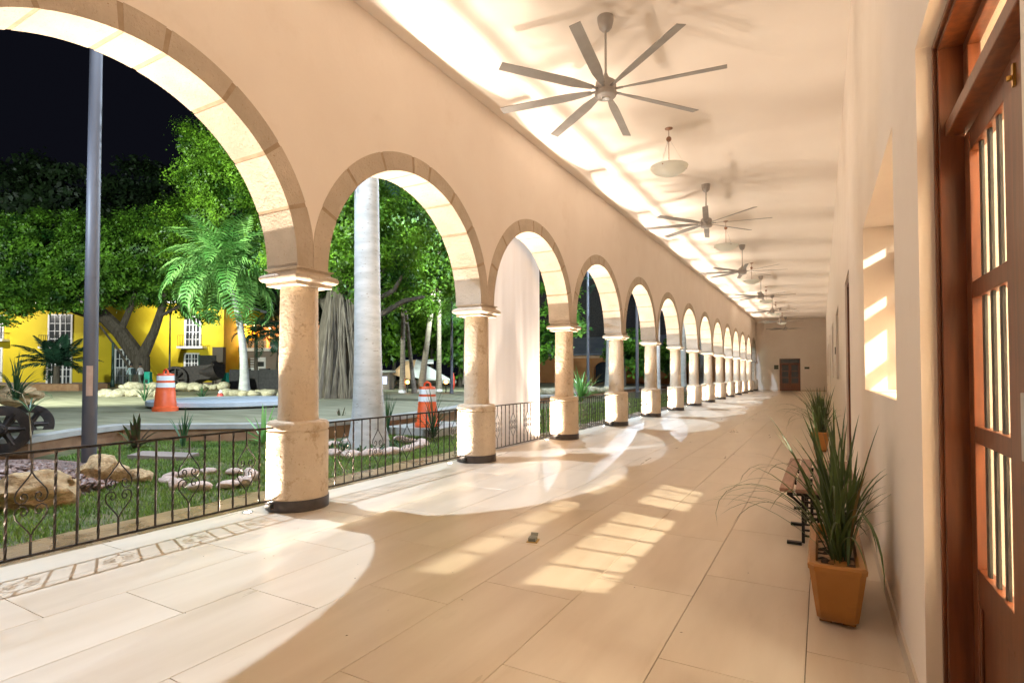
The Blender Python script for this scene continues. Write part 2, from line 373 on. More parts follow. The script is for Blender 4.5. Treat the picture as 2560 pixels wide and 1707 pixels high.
# right wall with openings (y0, y1, z0, z1, depth)
rwl = thing('corridor_side_wall', 'smooth cream plaster wall on the right with doors and deep windows', 'wall', (XW, 3, 0))
OPEN = [(1.36, 2.62, 0, 2.615), (3.43, 5.75, 1.21, 2.63), (8.6, 10.0, 0, 2.75), (13.87, 16.2, 1.21, 2.85), (19.8, 22.1, 1.2, 2.96), (26.2, 27.8, 0, 3.0), (31.7, 33.6, 1.2, 2.9), (37.5, 39.6, 1.2, 2.9)]
XT = .78
mb = MB(); y = YB
for a, b, z0, z1 in OPEN:
    mb.box(XW, XT, y, a, 0, H-.001); mb.box(XW, XT, a, b, z1, H-.001)
    if z0 > 0: mb.box(XW, XT, a, b, 0, z0)
    y = b
mb.box(XW, XT, y, YF, 0, H-.001)
obj('plaster_face', mb, M['plaster'], rwl)
mb = MB(); y = YB
for a, b, z0, z1 in OPEN:
    if z0 == 0: mb.box(XW-.012, XW, y, a, 0, .085); y = b
mb.box(XW-.012, XW, y, YF-.012, 0, .085)
obj('skirting', mb, M['tile'], rwl)

# side room behind the window and near door (its light falls through them)
sr = thing('side_room', 'bright cream room glimpsed behind the door panes', 'room', (3, 4, 0))
obj('wall', MB().box(6.4, 6.6, .2, 8.2, 0, 4.6).box(XT, 6.4, 0, .2, 0, 4.6).box(XT, 6.4, 8.2, 8.4, 0, 4.6), M['plaster'], sr)
obj('ceiling', MB().box(XT, 6.6, 0, 8.4, 4.6, 4.8), M['ceil'], sr)
obj('floor', MB().box(XT, 6.6, 0, 8.4, -.2, 0), M['tile'], sr)
rl = thing('room_lamp', 'pendant lamp inside the bright side room', 'lamp', (3.4, 4.2, 4.05))
obj('rod', MB().lathe([(.012, .1), (.012, .55)], 8, (3.4, 4.2, 4.05)), M['copper'], rl)
obj('shade', MB().lathe([(.10, .02), (.09, .08), (.04, .12)], 16, (3.4, 4.2, 4.05), cap=False), M['copper'], rl)
lamp('room_light', 'POINT', (3.4, 4.2, 4.02), ROOM_W, (1., .87, .68), rl, .035)
rl2 = thing('room_lamp', 'second lamp deeper inside the bright side room', 'lamp', (2.6, .9, 3.5))
obj('rod', MB().lathe([(.012, .1), (.012, 1.1)], 8, (2.6, .9, 3.5)), M['copper'], rl2)
obj('shade', MB().lathe([(.16, .02), (.13, .1), (.04, .14)], 16, (2.6, .9, 3.5), cap=False), M['copper'], rl2)
lamp('room_light', 'POINT', (2.6, .9, 3.45), ROOM_W*.2, (1., .88, .70), rl2, .35)

# ------------------------------------------------------------------ columns
def square_profile(prof):               # square-plan moulded block
    mb = MB(); v = []; f = []; m = len(prof)
    for hs, z in prof: v += [(-hs,-hs,z),(hs,-hs,z),(hs,hs,z),(-hs,hs,z)]
    for i in range(m-1):
        for j in range(4): f.append((4*i+j, 4*i+(j+1)%4, 4*i+4+(j+1)%4, 4*i+4+j))
    f += [(3,2,1,0), tuple(4*(m-1)+j for j in range(4))]
    return mb.add(v, f)
col = thing('stone_column', '', 'column', (XC, colY[2], 0), 'limestone columns of the arcade')
prof = [(.297,.0),(.297,.765),(.288,.775),(.288,.785),(.300,.793),(.300,.835),(.292,.858),(.275,.872),(.22,.878)]
obj('drum_base', MB().lathe(prof, 40), M['colstone'], col, True, True)
obj('skirting_band', MB().lathe([(.299,.002),(.306,.002),(.306,.112),(.299,.112)], 40, cap=False), M['band'], col, True, True)
obj('shaft', MB().lathe([(.202,.87),(.196,.95),(.192,1.4),(.186,2.0),(.183,2.23)], 32), M['colstone'], col, True, True)
pr = [(.215,2.225),(.225,2.228),(.225,2.262),(.240,2.268)]
pr += [(.240+.035*math.sin(t), 2.305-.037*math.cos(t)) for t in np.linspace(.2, PI-.3, 8)]
pr += [(.222,2.355),(.212,2.370),(.218,2.383),(.236,2.390),(.240,2.400)]
obj('capital', square_profile(pr), M['stone'], col, True, True, ang=.45)
obj('cable_box', MB().box(-.05,.03,-.345,-.298,.035,.085), M['cast'], col, False, True, .006)
FEAT = {2: 'largest and nearest stone column, cracked drum base, left of the second arch',
        3: 'second stone column from the camera, between whitewashed palm and hanging sheet',
        4: 'third stone column from the camera, just right of the white hanging sheet'}
for i, yv in enumerate(colY):
    c = col if i == 2 else copy_tree(col)
    c.location = (XC, yv, 0)
    if i < 2: c['label'] = ['stone column behind the camera by the added end wall', 'stone column just outside the left edge of the picture'][i]
    elif i == 15: c['label'] = 'last stone column, half built into the far end wall'
    else: c['label'] = FEAT.get(i, '%s stone column counted from the camera' % ORD[i-2])

# ------------------------------------------------------------------ floor uplights beside every column
up = thing('floor_uplight', '', 'floor lamp', (-4.88, colY[2]-.42, 0), 'uplights sunk in the floor beside the columns')
obj('ring', MB().lathe([(.034,.0),(.050,.0),(.050,.006),(.034,.006)], 20, cap=False), M['steel'], up, True, True)
obj('lens', MB().lathe([(.001,.003),(.033,.003)], 20, cap=False), M['lens'], up, False, True)
l = lamp('uplight_beam', 'SPOT', (0,0,.03), UP_W, WARM, None, .022, None, math.radians(62), .6)
l.rotation_euler = (PI, math.radians(-3), 0); l.parent = up
l = lamp('uplight_spill', 'SPOT', (0,0,.03), SPILL_W, WARM, None, .03, None, math.radians(160), .9); l.rotation_euler = (PI, 0, 0); l.parent = up
for i, yv in enumerate(colY):
    c = up if i == 2 else copy_tree(up)
    c.location = (-4.88, yv-.42, 0.001)
    if i == 15:
        for ch in list(c.children):
            if ch.type == 'LIGHT': bpy.data.objects.remove(ch)
    c['label'] = ('glowing floor spotlight beside the %s column from the camera' % ORD[i-2]) if i >= 2 else 'floor spotlight beside the %s column out of view' % ORD[i]

for i, yv in enumerate(colY[:-2]):
    c = copy_tree(up); c.location = (-4.88, yv+.42, 0.001); c.rotation_euler = (0, 0, 0)
    c['label'] = ('floor spotlight hidden behind the drum of the %s column from the camera' % ORD[i-2]) if i >= 2 else 'floor spotlight behind the %s column out of view' % ORD[i]

# ------------------------------------------------------------------ wrought-iron railing
def scroll():
    mb = MB(); q = [(0,.69),(.018,.662),(.050,.628),(.080,.595),(.091,.567),(.084,.541),(.060,.527),(.034,.533),(.020,.553),(.026,.574),(.044,.580),(.056,.568),(.052,.554),(.042,.553)]
    for sy in (1, -1):
        for up_ in (1, -1):
            mb.tube([(0, sy*y, .4675+up_*(.2155-(.69-z)*1.28)) for y, z in q], .0052, 5)
    mb.tube([(0,0,.68),(0,0,.81)], .0085, 4, ph=PI/4); mb.tube([(0,0,.255),(0,0,.125)], .0085, 4, ph=PI/4)
    return mb
def bar_plain(): return MB().tube([(0,0,.125),(0,0,.81)], .0098, 4, ph=PI/4)
def bar_twist():
    n = 22
    return MB().tube([(0,0,.125+.685*i/n) for i in range(n+1)], .0098, 4, tw=.55, ph=PI/4)
rail = thing('iron_railing', '', 'railing', (XC, arcY[1], 0), 'iron railings between the columns')
obj('top_rail', MB().box(-.009,.009,-1.375,1.375,.808,.826), M['iron'], rail, False, True)
obj('bottom_rail', MB().box(-.009,.009,-1.375,1.375,.112,.128), M['iron'], rail, False, True)
proto = {}
for k in range(-10, 10):
    kind = 'scroll_bar' if k % 4 == 0 else ('twisted_bar' if k % 2 else 'plain_bar')
    if kind not in proto:
        o = obj(kind, {'scroll_bar': scroll, 'twisted_bar': bar_twist, 'plain_bar': bar_plain}[kind](), M['iron'], rail, kind == 'scroll_bar', True)
        proto[kind] = o.data
    else: o = link(kind, proto[kind], rail)
    o.location = (0, .026+.1335*k, 0)
RL = ['black iron railing with scrolls along the pebble bed and boulders', 'black iron railing with scrolls in front of the whitewashed palm', 'black iron railing with scrolls in front of the white hanging sheet']
for i, yc in enumerate(arcY):
    c = rail if i == 1 else copy_tree(rail)
    c.location = (XC, yc, 0)
    c['label'] = 'black iron railing behind the camera' if i == 0 else (RL[i-1] if i < 4 else 'black iron railing between the %s and %s columns' % (ORD[i-2], ORD[i-1]))

# ------------------------------------------------------------------ ceiling fans
def blade():
    mb = MB(); v = []; n = 9
    for i in range(n+1):
        t = i/n; x = .17 + 1.14*t
        wd = .028 + .034*min(1, t*4) - .006*t; tilt = math.radians(17 - 6*t)
        for s in (-1, 1):
            for h in (.004, -.004): v.append((x, s*wd*math.cos(tilt), s*wd*math.sin(tilt) + h))
    f = []
    for i in range(n):
        b = 4*i
        for p, q in ((0,1),(1,3),(3,2),(2,0)): f.append((b+p, b+q, b+4+q, b+4+p))
    f += [(0,2,3,1), (4*n, 4*n+1, 4*n+3, 4*n+2)]
    mb.add(v, f); mb.box(.09,.2,-.016,.016,-.006,.006)
    return mb
fan = thing('ceiling_fan', '', 'ceiling fan', (-2.14, 6.02, H), 'eight-blade fans hanging along the ceiling')
obj('canopy', MB().lathe([(.095,0),(.092,-.05),(.075,-.12),(.045,-.155),(.02,-.165)], 24), M['fan'], fan, True, True)
obj('rod', MB().lathe([(.0135,-.16),(.0135,-.72)], 12, cap=False), M['fan'], fan, True, True)
mo = obj('motor', MB().lathe([(.02,-.66),(.03,-.69),(.06,-.73),(.09,-.745),(.115,-.765),(.12,-.80),(.12,-.85),(.105,-.875)], 28), M['fan'], fan, True, True)
obj('hub_cap', MB().lathe([(.100,-.872),(.124,-.880),(.128,-.905),(.115,-.93),(.07,-.948),(.001,-.952)], 28), M['fan'], fan, True, True)
obj('centre_cap', MB().lathe([(.05,-.949),(.045,-.962),(.001,-.966)], 20), M['steel'], mo, True, True)
bm_ = None
for k in range(8):
    if bm_ is None: o = obj('blade', blade(), M['fanblade'], fan, False, True); bm_ = o.data
    else: o = link('blade', bm_, fan)
    o.location = (0,0,-.855); o.rotation_euler = (0, 0, math.radians(7+45*k))
fy = [6.02+6.49*k for k in range(-1, 7)]
for i, yv in enumerate(fy):
    c = fan if i == 1 else copy_tree(fan)
    c.location = (-2.14-.02*max(0, i-1), yv, H); c.rotation_euler = (0,0, 0 if i == 1 else math.radians([11,0,2,5,-6,9,-3,4][i]))
    c['label'] = ['grey eight-blade ceiling fan behind the camera', 'largest ceiling fan, nearest the camera, eight grey blades'][i] if i < 2 else '%s grey ceiling fan counted from the camera' % ORD[i-1]

# pendant bowls
pen = thing('pendant_lamp', '', 'pendant lamp', (-2.2, 9.31, H), 'frosted bowl pendants between the fans')
obj('canopy', MB().lathe([(.065,0),(.06,-.012),(.02,-.03),(.006,-.034)], 20), M['copper'], pen, True, True)
obj('rod', MB().lathe([(.006,-.03),(.006,-.66)], 8, cap=False), M['copper'], pen, True, True)
obj('ball', MB().lathe([(.001,-.135)]+[(.045*math.sin(t), -.183+.045*math.cos(t)) for t in np.linspace(.2, PI-.2, 8)]+[(.001,-.232)], 16), M['copper'], pen, True, True)
bo = obj('bowl', MB().lathe([(.312,-.655),(.305,-.672),(.26,-.725),(.18,-.775),(.09,-.805),(.001,-.815),(.001,-.808),(.09,-.797),(.18,-.766),(.255,-.717),(.300,-.660)], 40, cap=False), M['frost'], pen, True, True)
for k in range(3):
    a = .4 + 2*PI*k/3; x, y = .285*math.cos(a), .285*math.sin(a)
    obj('suspension_wire', MB().tube([(.02*math.cos(a), .02*math.sin(a), -.2), (x, y, -.665)], .0022, 4), M['steel'], pen, False, True)
    obj('finial', MB().lathe([(.001,-.70),(.011,-.692),(.011,-.68),(.001,-.672)], 8, (x*1.01, y*1.01, 0)), M['copper'], bo, True, True)
for i in range(6):
    c = pen if i == 0 else copy_tree(pen)
    c.location = (-2.2-.02*i, 9.31+6.49*i, H); c.rotation_euler = (0, 0, .7*i)
    c['label'] = 'frosted glass bowl pendant behind the %s ceiling fan from the camera' % ORD[i]

# ------------------------------------------------------------------ near door (right edge)
nd = thing('panelled_door', 'reddish wooden double door with barred panes at the right edge', 'door', (.47, 2.0, 0))
def bx(*a): return MB().box(*a)
ya, yb = 1.37, 2.61
fr = obj('door_frame', bx(.397,.475,yb-.03,yb,0,2.60).box(.397,.475,ya,ya+.03,0,2.60).box(.397,.475,ya+.03,yb-.03,2.57,2.60)  , M['wood'], nd, bevel=.003)
obj('moulding', bx(.384,.398,yb-.015,yb+.008,0,2.606).box(.384,.398,ya-.008,ya+.015,0,2.606).box(.384,.398,ya+.015,yb-.015,2.585,2.606), M['wood'], nd, bevel=.003)
obj('transom_bar', bx(.415,.53,ya+.03,yb-.03,2.235,2.285), M['wood'], nd, bevel=.004)
ts = obj('transom_sash', bx(.472,.51,ya+.03,yb-.03,2.285,2.335).box(.472,.51,ya+.03,yb-.03,2.535,2.57).box(.472,.51,yb-.10,yb-.03,2.335,2.535).box(.472,.51,ya+.03,ya+.10,2.335,2.535), M['wood'], nd, bevel=.003)
obj('pane', bx(.489,.493,ya+.10,yb-.10,2.335,2.535), M['glass'], ts)
ymid = 1.985
for side in (1, -1):
    y0, y1 = (ymid, yb-.03) if side > 0 else (ya+.03, ymid)
    lf = obj('door_leaf', bx(.47,.51,y1-.075,y1-.002,.01,2.225).box(.47,.51,y0+.002,y0+.095,.01,2.225), M['wood'], nd, bevel=.003)
    lf['label'] = 'left door leaf' if side > 0 else 'right door leaf'
    a, b = y0+.095, y1-.075
    for z0, z1 in ((2.145,2.225),(1.617,1.677),(1.105,1.165),(.555,.665),(.01,.16)):
        obj('rail', bx(.472,.508,a,b,z0,z1), M['wood'], lf, bevel=.003)
    obj('lower_panel', bx(.482,.50,a,b,.16,.555), M['wood'], lf)
    obj('panel_bead', bx(.474,.4815,a,a+.018,.16,.555).box(.474,.4815,b-.018,b,.16,.555).box(.474,.4815,a+.018,b-.018,.537,.555), M['wood'], lf, bevel=.002)
    for z0, z1 in ((1.677,2.145),(1.165,1.617),(.665,1.105)):
        obj('pane', bx(.502,.505,a,b,z0,z1), M['glass'], lf)
        for k in range(3):
            yk = a + (b-a)*(k+1)/4 + (.02 if side > 0 else 0)
            obj('bar', bx(.484,.492,yk-.017,yk+.017,z0,z1), M['bars'], lf)
obj('meeting_stile', bx(.462,.472,ymid-.12,ymid-.012,.01,2.223), M['wood'], nd, bevel=.003)
hd = obj('handle', bx(.455,.462,ymid-.105,ymid-.065,1.12,1.30), M['steel'], nd, bevel=.003)
obj('top_bolt', bx(.456,.462,ymid-.06,ymid-.045,2.12,2.18).lathe([(.006,-.012),(.006,.0)],8,(.45,ymid-.052,2.15)), M['brass'], nd)

# window in the right wall
wn = thing('barred_window', 'tall deep-set window in the right wall with sunny light on its jamb', 'window', (.66, 4.6, 1.21))
wy0, wy1, wz0, wz1 = 3.43, 5.75, 1.21, 2.63
fx0, fx1 = .63, .69
obj('frame', bx(fx0,fx1,wy0,wy0+.20,wz0,wz1).box(fx0,fx1,wy1-.07,wy1,wz0,wz1).box(fx0,fx1,wy0+.20,wy1-.07,wz1-.09,wz1).box(fx0,fx1,wy0+.20,wy1-.07,wz0,wz0+.05), M['wood'], wn)
obj('mullion', bx(fx0,fx1,4.775,5.0,wz0+.05,wz1-.09), M['wood'], wn)
for a, b, n in ((wy0+.20, 4.775, 5), (5.0, wy1-.07, 3)):
    for z, zz in ((1.49,1.60),(1.87,2.04),(2.14,2.45)): obj('glazing_bar', bx(.648,.672,a,b,z,zz), M['wood'], wn)  # unseen upper bars made taller to trim the light patches on the floor
    for k in range(1, n):
        yk = a+(b-a)*k/n; obj('bar', bx(.644,.656,yk-.012,yk+.012,wz0+.05,wz1-.09), M['bars'], wn)
    obj('pane', bx(.674,.677,a,b,wz0+.05,wz1-.09), M['glass'], wn)
# further doors and windows along the right wall
for i, (a, b, z0, z1) in enumerate(OPEN[2:]):
    if z0 == 0:
        d = thing('wooden_door', ['brown wooden door set in the right wall past the first window', 'distant brown wooden door in the right wall beyond three windows'][0 if a < 12 else 1], 'door', (.45, a, 0), 'brown doors along the right wall')
        obj('door_frame', bx(.36,.46,a,a+.07,0,z1).box(.36,.46,b-.07,b,0,z1).box(.36,.46,a+.07,b-.07,z1-.07,z1), M['wood'], d)
        for y0, y1 in ((a+.07,(a+b)/2-.002),((a+b)/2+.002,b-.07)): obj('door_leaf', bx(.40,.44,y0,y1,0,z1-.07), M['wood'], d)
    else:
        d = thing('deep_window', '%s window along the right wall, seen edge-on' % ORD[1+[13.87,19.8,31.7,37.5].index(a)], 'window', (.66, a, z0), 'deep windows along the right wall')
        obj('frame', bx(.63,.69,a,a+.08,z0,z1).box(.63,.69,b-.08,b,z0,z1).box(.63,.69,a+.08,b-.08,z1-.08,z1).box(.63,.69,a+.08,b-.08,z0,z0+.06), M['wood'], d)
        obj('pane', bx(.65,.655,a+.08,b-.08,z0+.06,z1-.08), M['dark'], d)
s = thing('wall_sign', 'small dark plaque on the right wall between two windows', 'sign', (XW, 16.76, 1.86)); obj('plate', bx(XW-.02,XW-.001,16.7,16.95,1.86,2.04), M['sign'], s)

# far door and signs
fd = thing('far_double_door', 'dark red wooden double door with panes in the far wall', 'door', (-2.115, YF, 0))
x0, x1, zt = -2.83, -1.40, 2.49
obj('door_frame', bx(x0,x0+.07,YF+.02,YF+.12,0,zt).box(x1-.07,x1,YF+.02,YF+.12,0,zt).box(x0+.07,x1-.07,YF+.02,YF+.12,zt-.06,zt).box(x0+.07,x1-.07,YF+.02,YF+.12,2.08,2.15), M['wood'], fd)
for a, b in ((x0+.07,-2.118),(-2.112,x1-.07)):
    obj('transom_pane', bx(a,b,YF+.07,YF+.08,2.15,zt-.06), M['dark'], fd)
    lf = obj('door_leaf', bx(a,a+.1,YF+.05,YF+.09,0,2.08).box(b-.1,b,YF+.05,YF+.09,0,2.08).box(a+.1,b-.1,YF+.05,YF+.09,0,.6).box(a+.1,b-.1,YF+.05,YF+.09,1.0,1.06).box(a+.1,b-.1,YF+.05,YF+.09,1.5,1.56).box(a+.1,b-.1,YF+.05,YF+.09,2.0,2.08), M['wood'], fd)
    for z0, z1 in ((.6,1.0),(1.06,1.5),(1.56,2.0)): obj('pane', bx(a+.1,b-.1,YF+.066,YF+.072,z0,z1), M['dark'], lf)
s = thing('door_sign', 'square dark sign left of the far red door', 'sign', (-3.05, YF, 1.7)); obj('plate', bx(-3.21,-2.9,YF-.02,YF-.001,1.69,1.83), M['sign'], s); obj('plate', bx(-3.21,-2.9,YF-.02,YF-.001,1.845,1.99), M['sign'], s)
s = thing('door_sign', 'long low dark sign right of the far red door', 'sign', (-.95, YF, 1.7)); obj('plate', bx(-1.12,-.79,YF-.02,YF-.001,1.69,1.84), M['sign'], s)

# floor outlet
fo = thing('floor_outlet', 'small open brass floor outlet in the middle of the tiles', 'floor outlet', (-2.045, 3.985, 0), rz=.25)
obj('cover_plate', MB().box(-.045,.045,-.058,.058,.0005,.006), M['brass'], fo, local=True, bevel=.002)
obj('socket_block', MB().box(-.032,.028,-.045,.035,.006,.03).box(-.034,.03,-.045,.035,.030,.033), M['grey'], fo, local=True, bevel=.002)
obj('flap', MB().add([(-.03,.036,.03),(.03,.036,.03),(.03,.060,.052),(-.03,.060,.052),(-.03,.038,.027),(.03,.038,.027),(.03,.062,.049),(-.03,.062,.049)],[(0,1,2,3),(7,6,5,4),(0,4,5,1),(1,5,6,2),(2,6,7,3),(3,7,4,0)]), M['grey'], fo, local=True)

mb = MB()
for k in range(46):
    x, y = RND.uniform(-4.3, .1), RND.uniform(1.8, 9); a = RND.uniform(0, 6.28); q = RND.uniform(.003, .009); e = RND.uniform(.3, .8)
    c_, s_ = math.cos(a)*q, math.sin(a)*q
    mb.add([(x-c_, y-s_, .001), (x+s_*e, y-c_*e, .003), (x+c_, y+s_, .0015), (x-s_*e, y+c_*e, .002)], [(0,1,2,3)])
tag(stuff(obj('leaf_litter', mb, M['soil'])), 'tiny dark specks of leaf litter scattered on the floor tiles', 'litter')
# ------------------------------------------------------------------ strap-leaf plants
def strap_mesh(L, el, droop, wd, n=9, name='leaf', m=None, fold=.35):
    v = []; f = []; x = z = 0.; a = el
    for i in range(n+1):
        t = i/n; ww = wd*(1-.25*t)*min(1, .55+2*t)*max(.02, (1-t**5))*(1 if t < .98 else .15)
        nx, nz = -math.sin(a), math.cos(a)
        v += [(x+nx*ww*fold, -ww, z+nz*ww*fold), (x, 0, z), (x+nx*ww*fold, ww, z+nz*ww*fold)]
        x += math.cos(a)*L/n; z += math.sin(a)*L/n; a -= droop*(.35+1.6*t)/n
    for i in range(n):
        b = 3*i; f += [(b, b+1, b+4, b+3), (b+1, b+2, b+5, b+4)]
    me = bpy.data.meshes.new(name); me.from_pydata(v, [], f); me.materials.append(m); me.shade_smooth(); return me
def trough(cx, cy, wx, ly, hz, tx, ty):  # tapered clay trough, hollow
    mb = MB(); rings = []
    def ring(sx, sy, z, c=.22):
        k = min(sx, sy)*c; p = [(-sx+k,-sy),(sx-k,-sy),(sx,-sy+k),(sx,sy-k),(sx-k,sy),(-sx+k,sy),(-sx,sy-k),(-sx,-sy+k)]
        return [(cx+x, cy+y, z) for x, y in p]
    lv = [(tx,ty,.022),(tx+.012,ty+.012,.035),(tx+.02,ty+.025,.09)]
    for t in (.35,.65,.9): lv.append((tx+.02+(wx-tx-.02)*t, ty+.025+(ly-ty-.025)*t, .09+(hz-.09)*t))
    lv += [(wx,ly,hz-.035),(wx+.003,ly+.003,hz-.012),(wx-.006,ly-.006,hz),(wx-.034,ly-.034,hz),(wx-.040,ly-.040,hz-.012),(wx-.044,ly-.044,hz-.06)]
    v = []; f = []
    for l_ in lv: v += ring(*l_)
    for i in range(len(lv)-1):
        for j in range(8): f.append((8*i+j, 8*i+(j+1)%8, 8*i+8+(j+1)%8, 8*i+8+j))
    f.append(tuple(range(8))[::-1]); f.append(tuple(8*(len(lv)-1)+j for j in range(8)))
    mb.add(v, f)
    for sx in (-1, 1):
        for sy in (-1, 1): mb.box(cx+sx*tx*.65-.03, cx+sx*tx*.65+.03, cy+sy*ty*.8-.03, cy+sy*ty*.8+.03, 0, .024)
    return mb
def potted(label, cx, cy, nleaf, seed, lean=0.):
    R = random.Random(seed)
    t = thing('potted_plant', label, 'potted plant', (cx, cy, 0), 'mustard clay troughs along the right wall')
    obj('pot', trough(cx, cy, .135, .46, .345, .085, .36), M['pot'], t, True, ang=.6)
    g_ = MB(); nx, ny = 8, 22; v = []; f = []
    for i in range(nx+1):
        for j in range(ny+1): v.append((cx-.093+.186*i/nx, cy-.415+.83*j/ny, .272+R.uniform(0,.02)))
    f = [(i*(ny+1)+j, (i+1)*(ny+1)+j, (i+1)*(ny+1)+j+1, i*(ny+1)+j+1) for i in range(nx) for j in range(ny)]
    obj('soil', g_.add(v, f), M['soil'], t)
    ms = [strap_mesh(L, el, dr, wd, m=M['strap']) for L, el, dr, wd in
          ((.78,1.50,.25,.011),(.72,1.36,.5,.011),(.82,1.30,.9,.010),(.70,1.18,1.2,.009),(.78,1.12,1.7,.009),(.66,1.0,1.5,.008),(.74,.98,2.1,.008),(.88,1.15,2.4,.007),(.66,1.42,.2,.010),(.95,1.02,1.9,.0045),(.9,1.3,1.5,.004))]
    dry = strap_mesh(.46, 1.45, .3, .012, m=M['strapdry'])
    for k in range(nleaf):
        yy = R.gauss(0, .09); xx = R.uniform(-.02, .07)
        me = dry if k % 23 == 5 else ms[R.choice([0,0,0,0,1,1,1,1,2,2,3,8,8,8,8,9,10])]
        a = R.uniform(0, 2*PI)
        if abs(math.cos(a)) < .3 and R.random() < .3: a += .8
        s_ = R.uniform(.8, 1.27)
        # leaves that would pass through the wall are turned back along it
        if math.cos(a) > .35 and ms.index(me) not in (0, 8) if me in ms else False:
            s_ *= .62
        inst('leaf', me, t, (xx, yy, .28), (R.uniform(-.15,.15), R.uniform(-.1,.1), a), (s_, 1.0, s_))
    long_ = [strap_mesh(L, el, dr, wd, 12, m=M['strap']) for L, el, dr, wd in ((1.05,1.15,2.0,.0055),(1.0,.95,1.5,.007),(1.1,1.25,2.6,.005),(.95,.75,1.3,.005),(1.15,1.05,2.9,.008))]
    for k in range(26):
        a = R.choice([R.uniform(1.9,4.4), R.uniform(2.4,4.0), R.uniform(1.35,1.75), R.uniform(4.6,5.0)])
        q = R.uniform(.75,1.05); inst('leaf', R.choice(long_), t, (R.uniform(-.03,.05), R.gauss(0,.08), .28), (0, R.uniform(-.1,.1), a), (q,1.2,q))
    for k in range(9):
        a = R.uniform(-.9,.9); inst('leaf', ms[R.choice([4,5,6])], t, (0, R.gauss(0,.08), .28), (0,-.15,a), (.42,1.2,.62))
    return t
potted('nearest clay trough with long arching strap leaves, in front of the bench', .06, 3.80, 76, 3)
potted('second clay trough with strap leaves, beyond the bench by the wall', -.03, 11.25, 110, 8)

# ------------------------------------------------------------------ bench
bn = thing('slatted_bench', 'brown slatted bench on black cast-iron legs by the wall', 'bench', (-.03, 5.7, 0))
for k in range(5):
    x = -.30+.112*k
    obj('slat', MB().box(x, x+.092, 4.83, 6.58, .422, .452), M['slat'], bn, bevel=.006)
def bench_leg(y):
    mb = MB().box(-.15,-.128,y-.02,y+.02,.02,.40).box(.10,.122,y-.02,y+.02,.02,.40).box(-.25,.16,y-.022,y+.022,.385,.42)
    mb.box(-.255,-.15,y-.022,y+.022,0,.022).box(.122,.20,y-.022,y+.022,0,.022)
    for i in range(1, 5): mb.box(-.128+.228*i/5-.006,-.128+.228*i/5+.006,y-.012,y+.012,.03,.385)
    for i in range(1, 8): mb.box(-.128,.10,y-.010,y+.010,.03+.355*i/8-.006,.03+.355*i/8+.006)
    mb.tube([(-.25,y,.395),(-.20,y,.36),(-.15,y,.31)], .012, 6)
    return mb
for y in (4.93, 5.55, 6.2): obj('leg', bench_leg(y), M['cast'], bn)
for y in (4.93, 5.55, 6.2):
    obj('slat_bolt', MB().lathe([(.012,.398),(.012,.421)], 8, (-.195, y-.05, 0)), M['steel'], bn)

# hanging sheet in the third arch
nu, nv = 60, 26; V = []; F = []
for i in range(nu+1):
    for j in range(nv+1):
        u, q = i/nu, j/nv
        V.append((-5.06+.014*math.sin(u*17+1.2*math.sin(u*9))*(.35+.65*(1-q))+.003*math.sin(u*61+2*q), 7.9+2.27*u+.012*math.sin(q*5), -.03+4.75*q))
F = [(i*(nv+1)+j, (i+1)*(nv+1)+j, (i+1)*(nv+1)+j+1, i*(nv+1)+j+1) for i in range(nu) for j in range(nv)]
tag(fast('hanging_sheet', V, F, M['cloth'], smooth=True), 'tall white sheet hanging outside the third arch behind the railing', 'sheet')

# ================================================================== OUTDOORS
ZP = .30
struct(obj('ground', MB().box(-220, 60, -120, 260, -.6, -.16), M['ground']))
# stone kerb along the corridor floor
V = []; F = []; ny = 170
ys = np.linspace(-4, 47, ny+1)
for j, y in enumerate(ys):
    e = .12*mnoise.noise(Vector((y*.9, 3, 0)))+.05*mnoise.noise(Vector((y*3.1, 8, 0)))
    for i in range(9):
        t = i/8; x = -5.002 - (1.02+e)*t
        V.append((x, y, -.045+.03*mnoise.noise(Vector((x*2.5, y*2.5, 1)))-.10*max(0, t-.8)/.2 - (.0 if i else .01)))
F = [(j*9+i, j*9+i+1, (j+1)*9+i+1, (j+1)*9+i) for j in range(ny) for i in range(8)]
F = [q[::-1] for q in F]
struct(fast('stone_kerb', V, F, M['kerb'], smooth=True))
# lawn
def lawn_z(x, y): return -.115 + .015*max(0, -x-6.5) + .025*mnoise.noise(Vector((x*.7, y*.7, 4)))
xs = np.linspace(-14.5, -5.8, 30); ys = np.linspace(-3, 47, 110)
V = [(x, y, lawn_z(x, y)-.012) for x in xs for y in ys]
F = [(i*110+j, (i+1)*110+j, (i+1)*110+j+1, i*110+j+1) for i in range(29) for j in range(109)]
struct(fast('lawn', V, F, M['lawn'], smooth=True))
# plaza slab
edge = [(-30,-8),(-14.0,.5),(-11.35,4.0),(-12.1,5.0),(-12.5,5.95),(-11.5,6.6),(-10.5,7.3),(-9.4,8.2),(-9.2,10.6),(-9.6,13),(-11,18),(-12,30),(-12.5,62)]
far = [(-110,62),(-110,-40),(-30,-40)]
struct(obj('plaza', MB().prism((edge+far), -.3, ZP-.10), M['brownbase']))
ce = [(x-.06, y) for x, y in edge]
struct(obj('plaza_kerb', MB().prism(([(x+.04, y) for x, y in edge]+far), ZP-.10, ZP-.004), M['conc']))
struct(obj('plaza_paving', MB().prism(([(x-.45, y+.1) for x, y in edge]+[(-109,62),(-109,-39),(-31,-39)]), ZP-.004, ZP), M['plaza']))
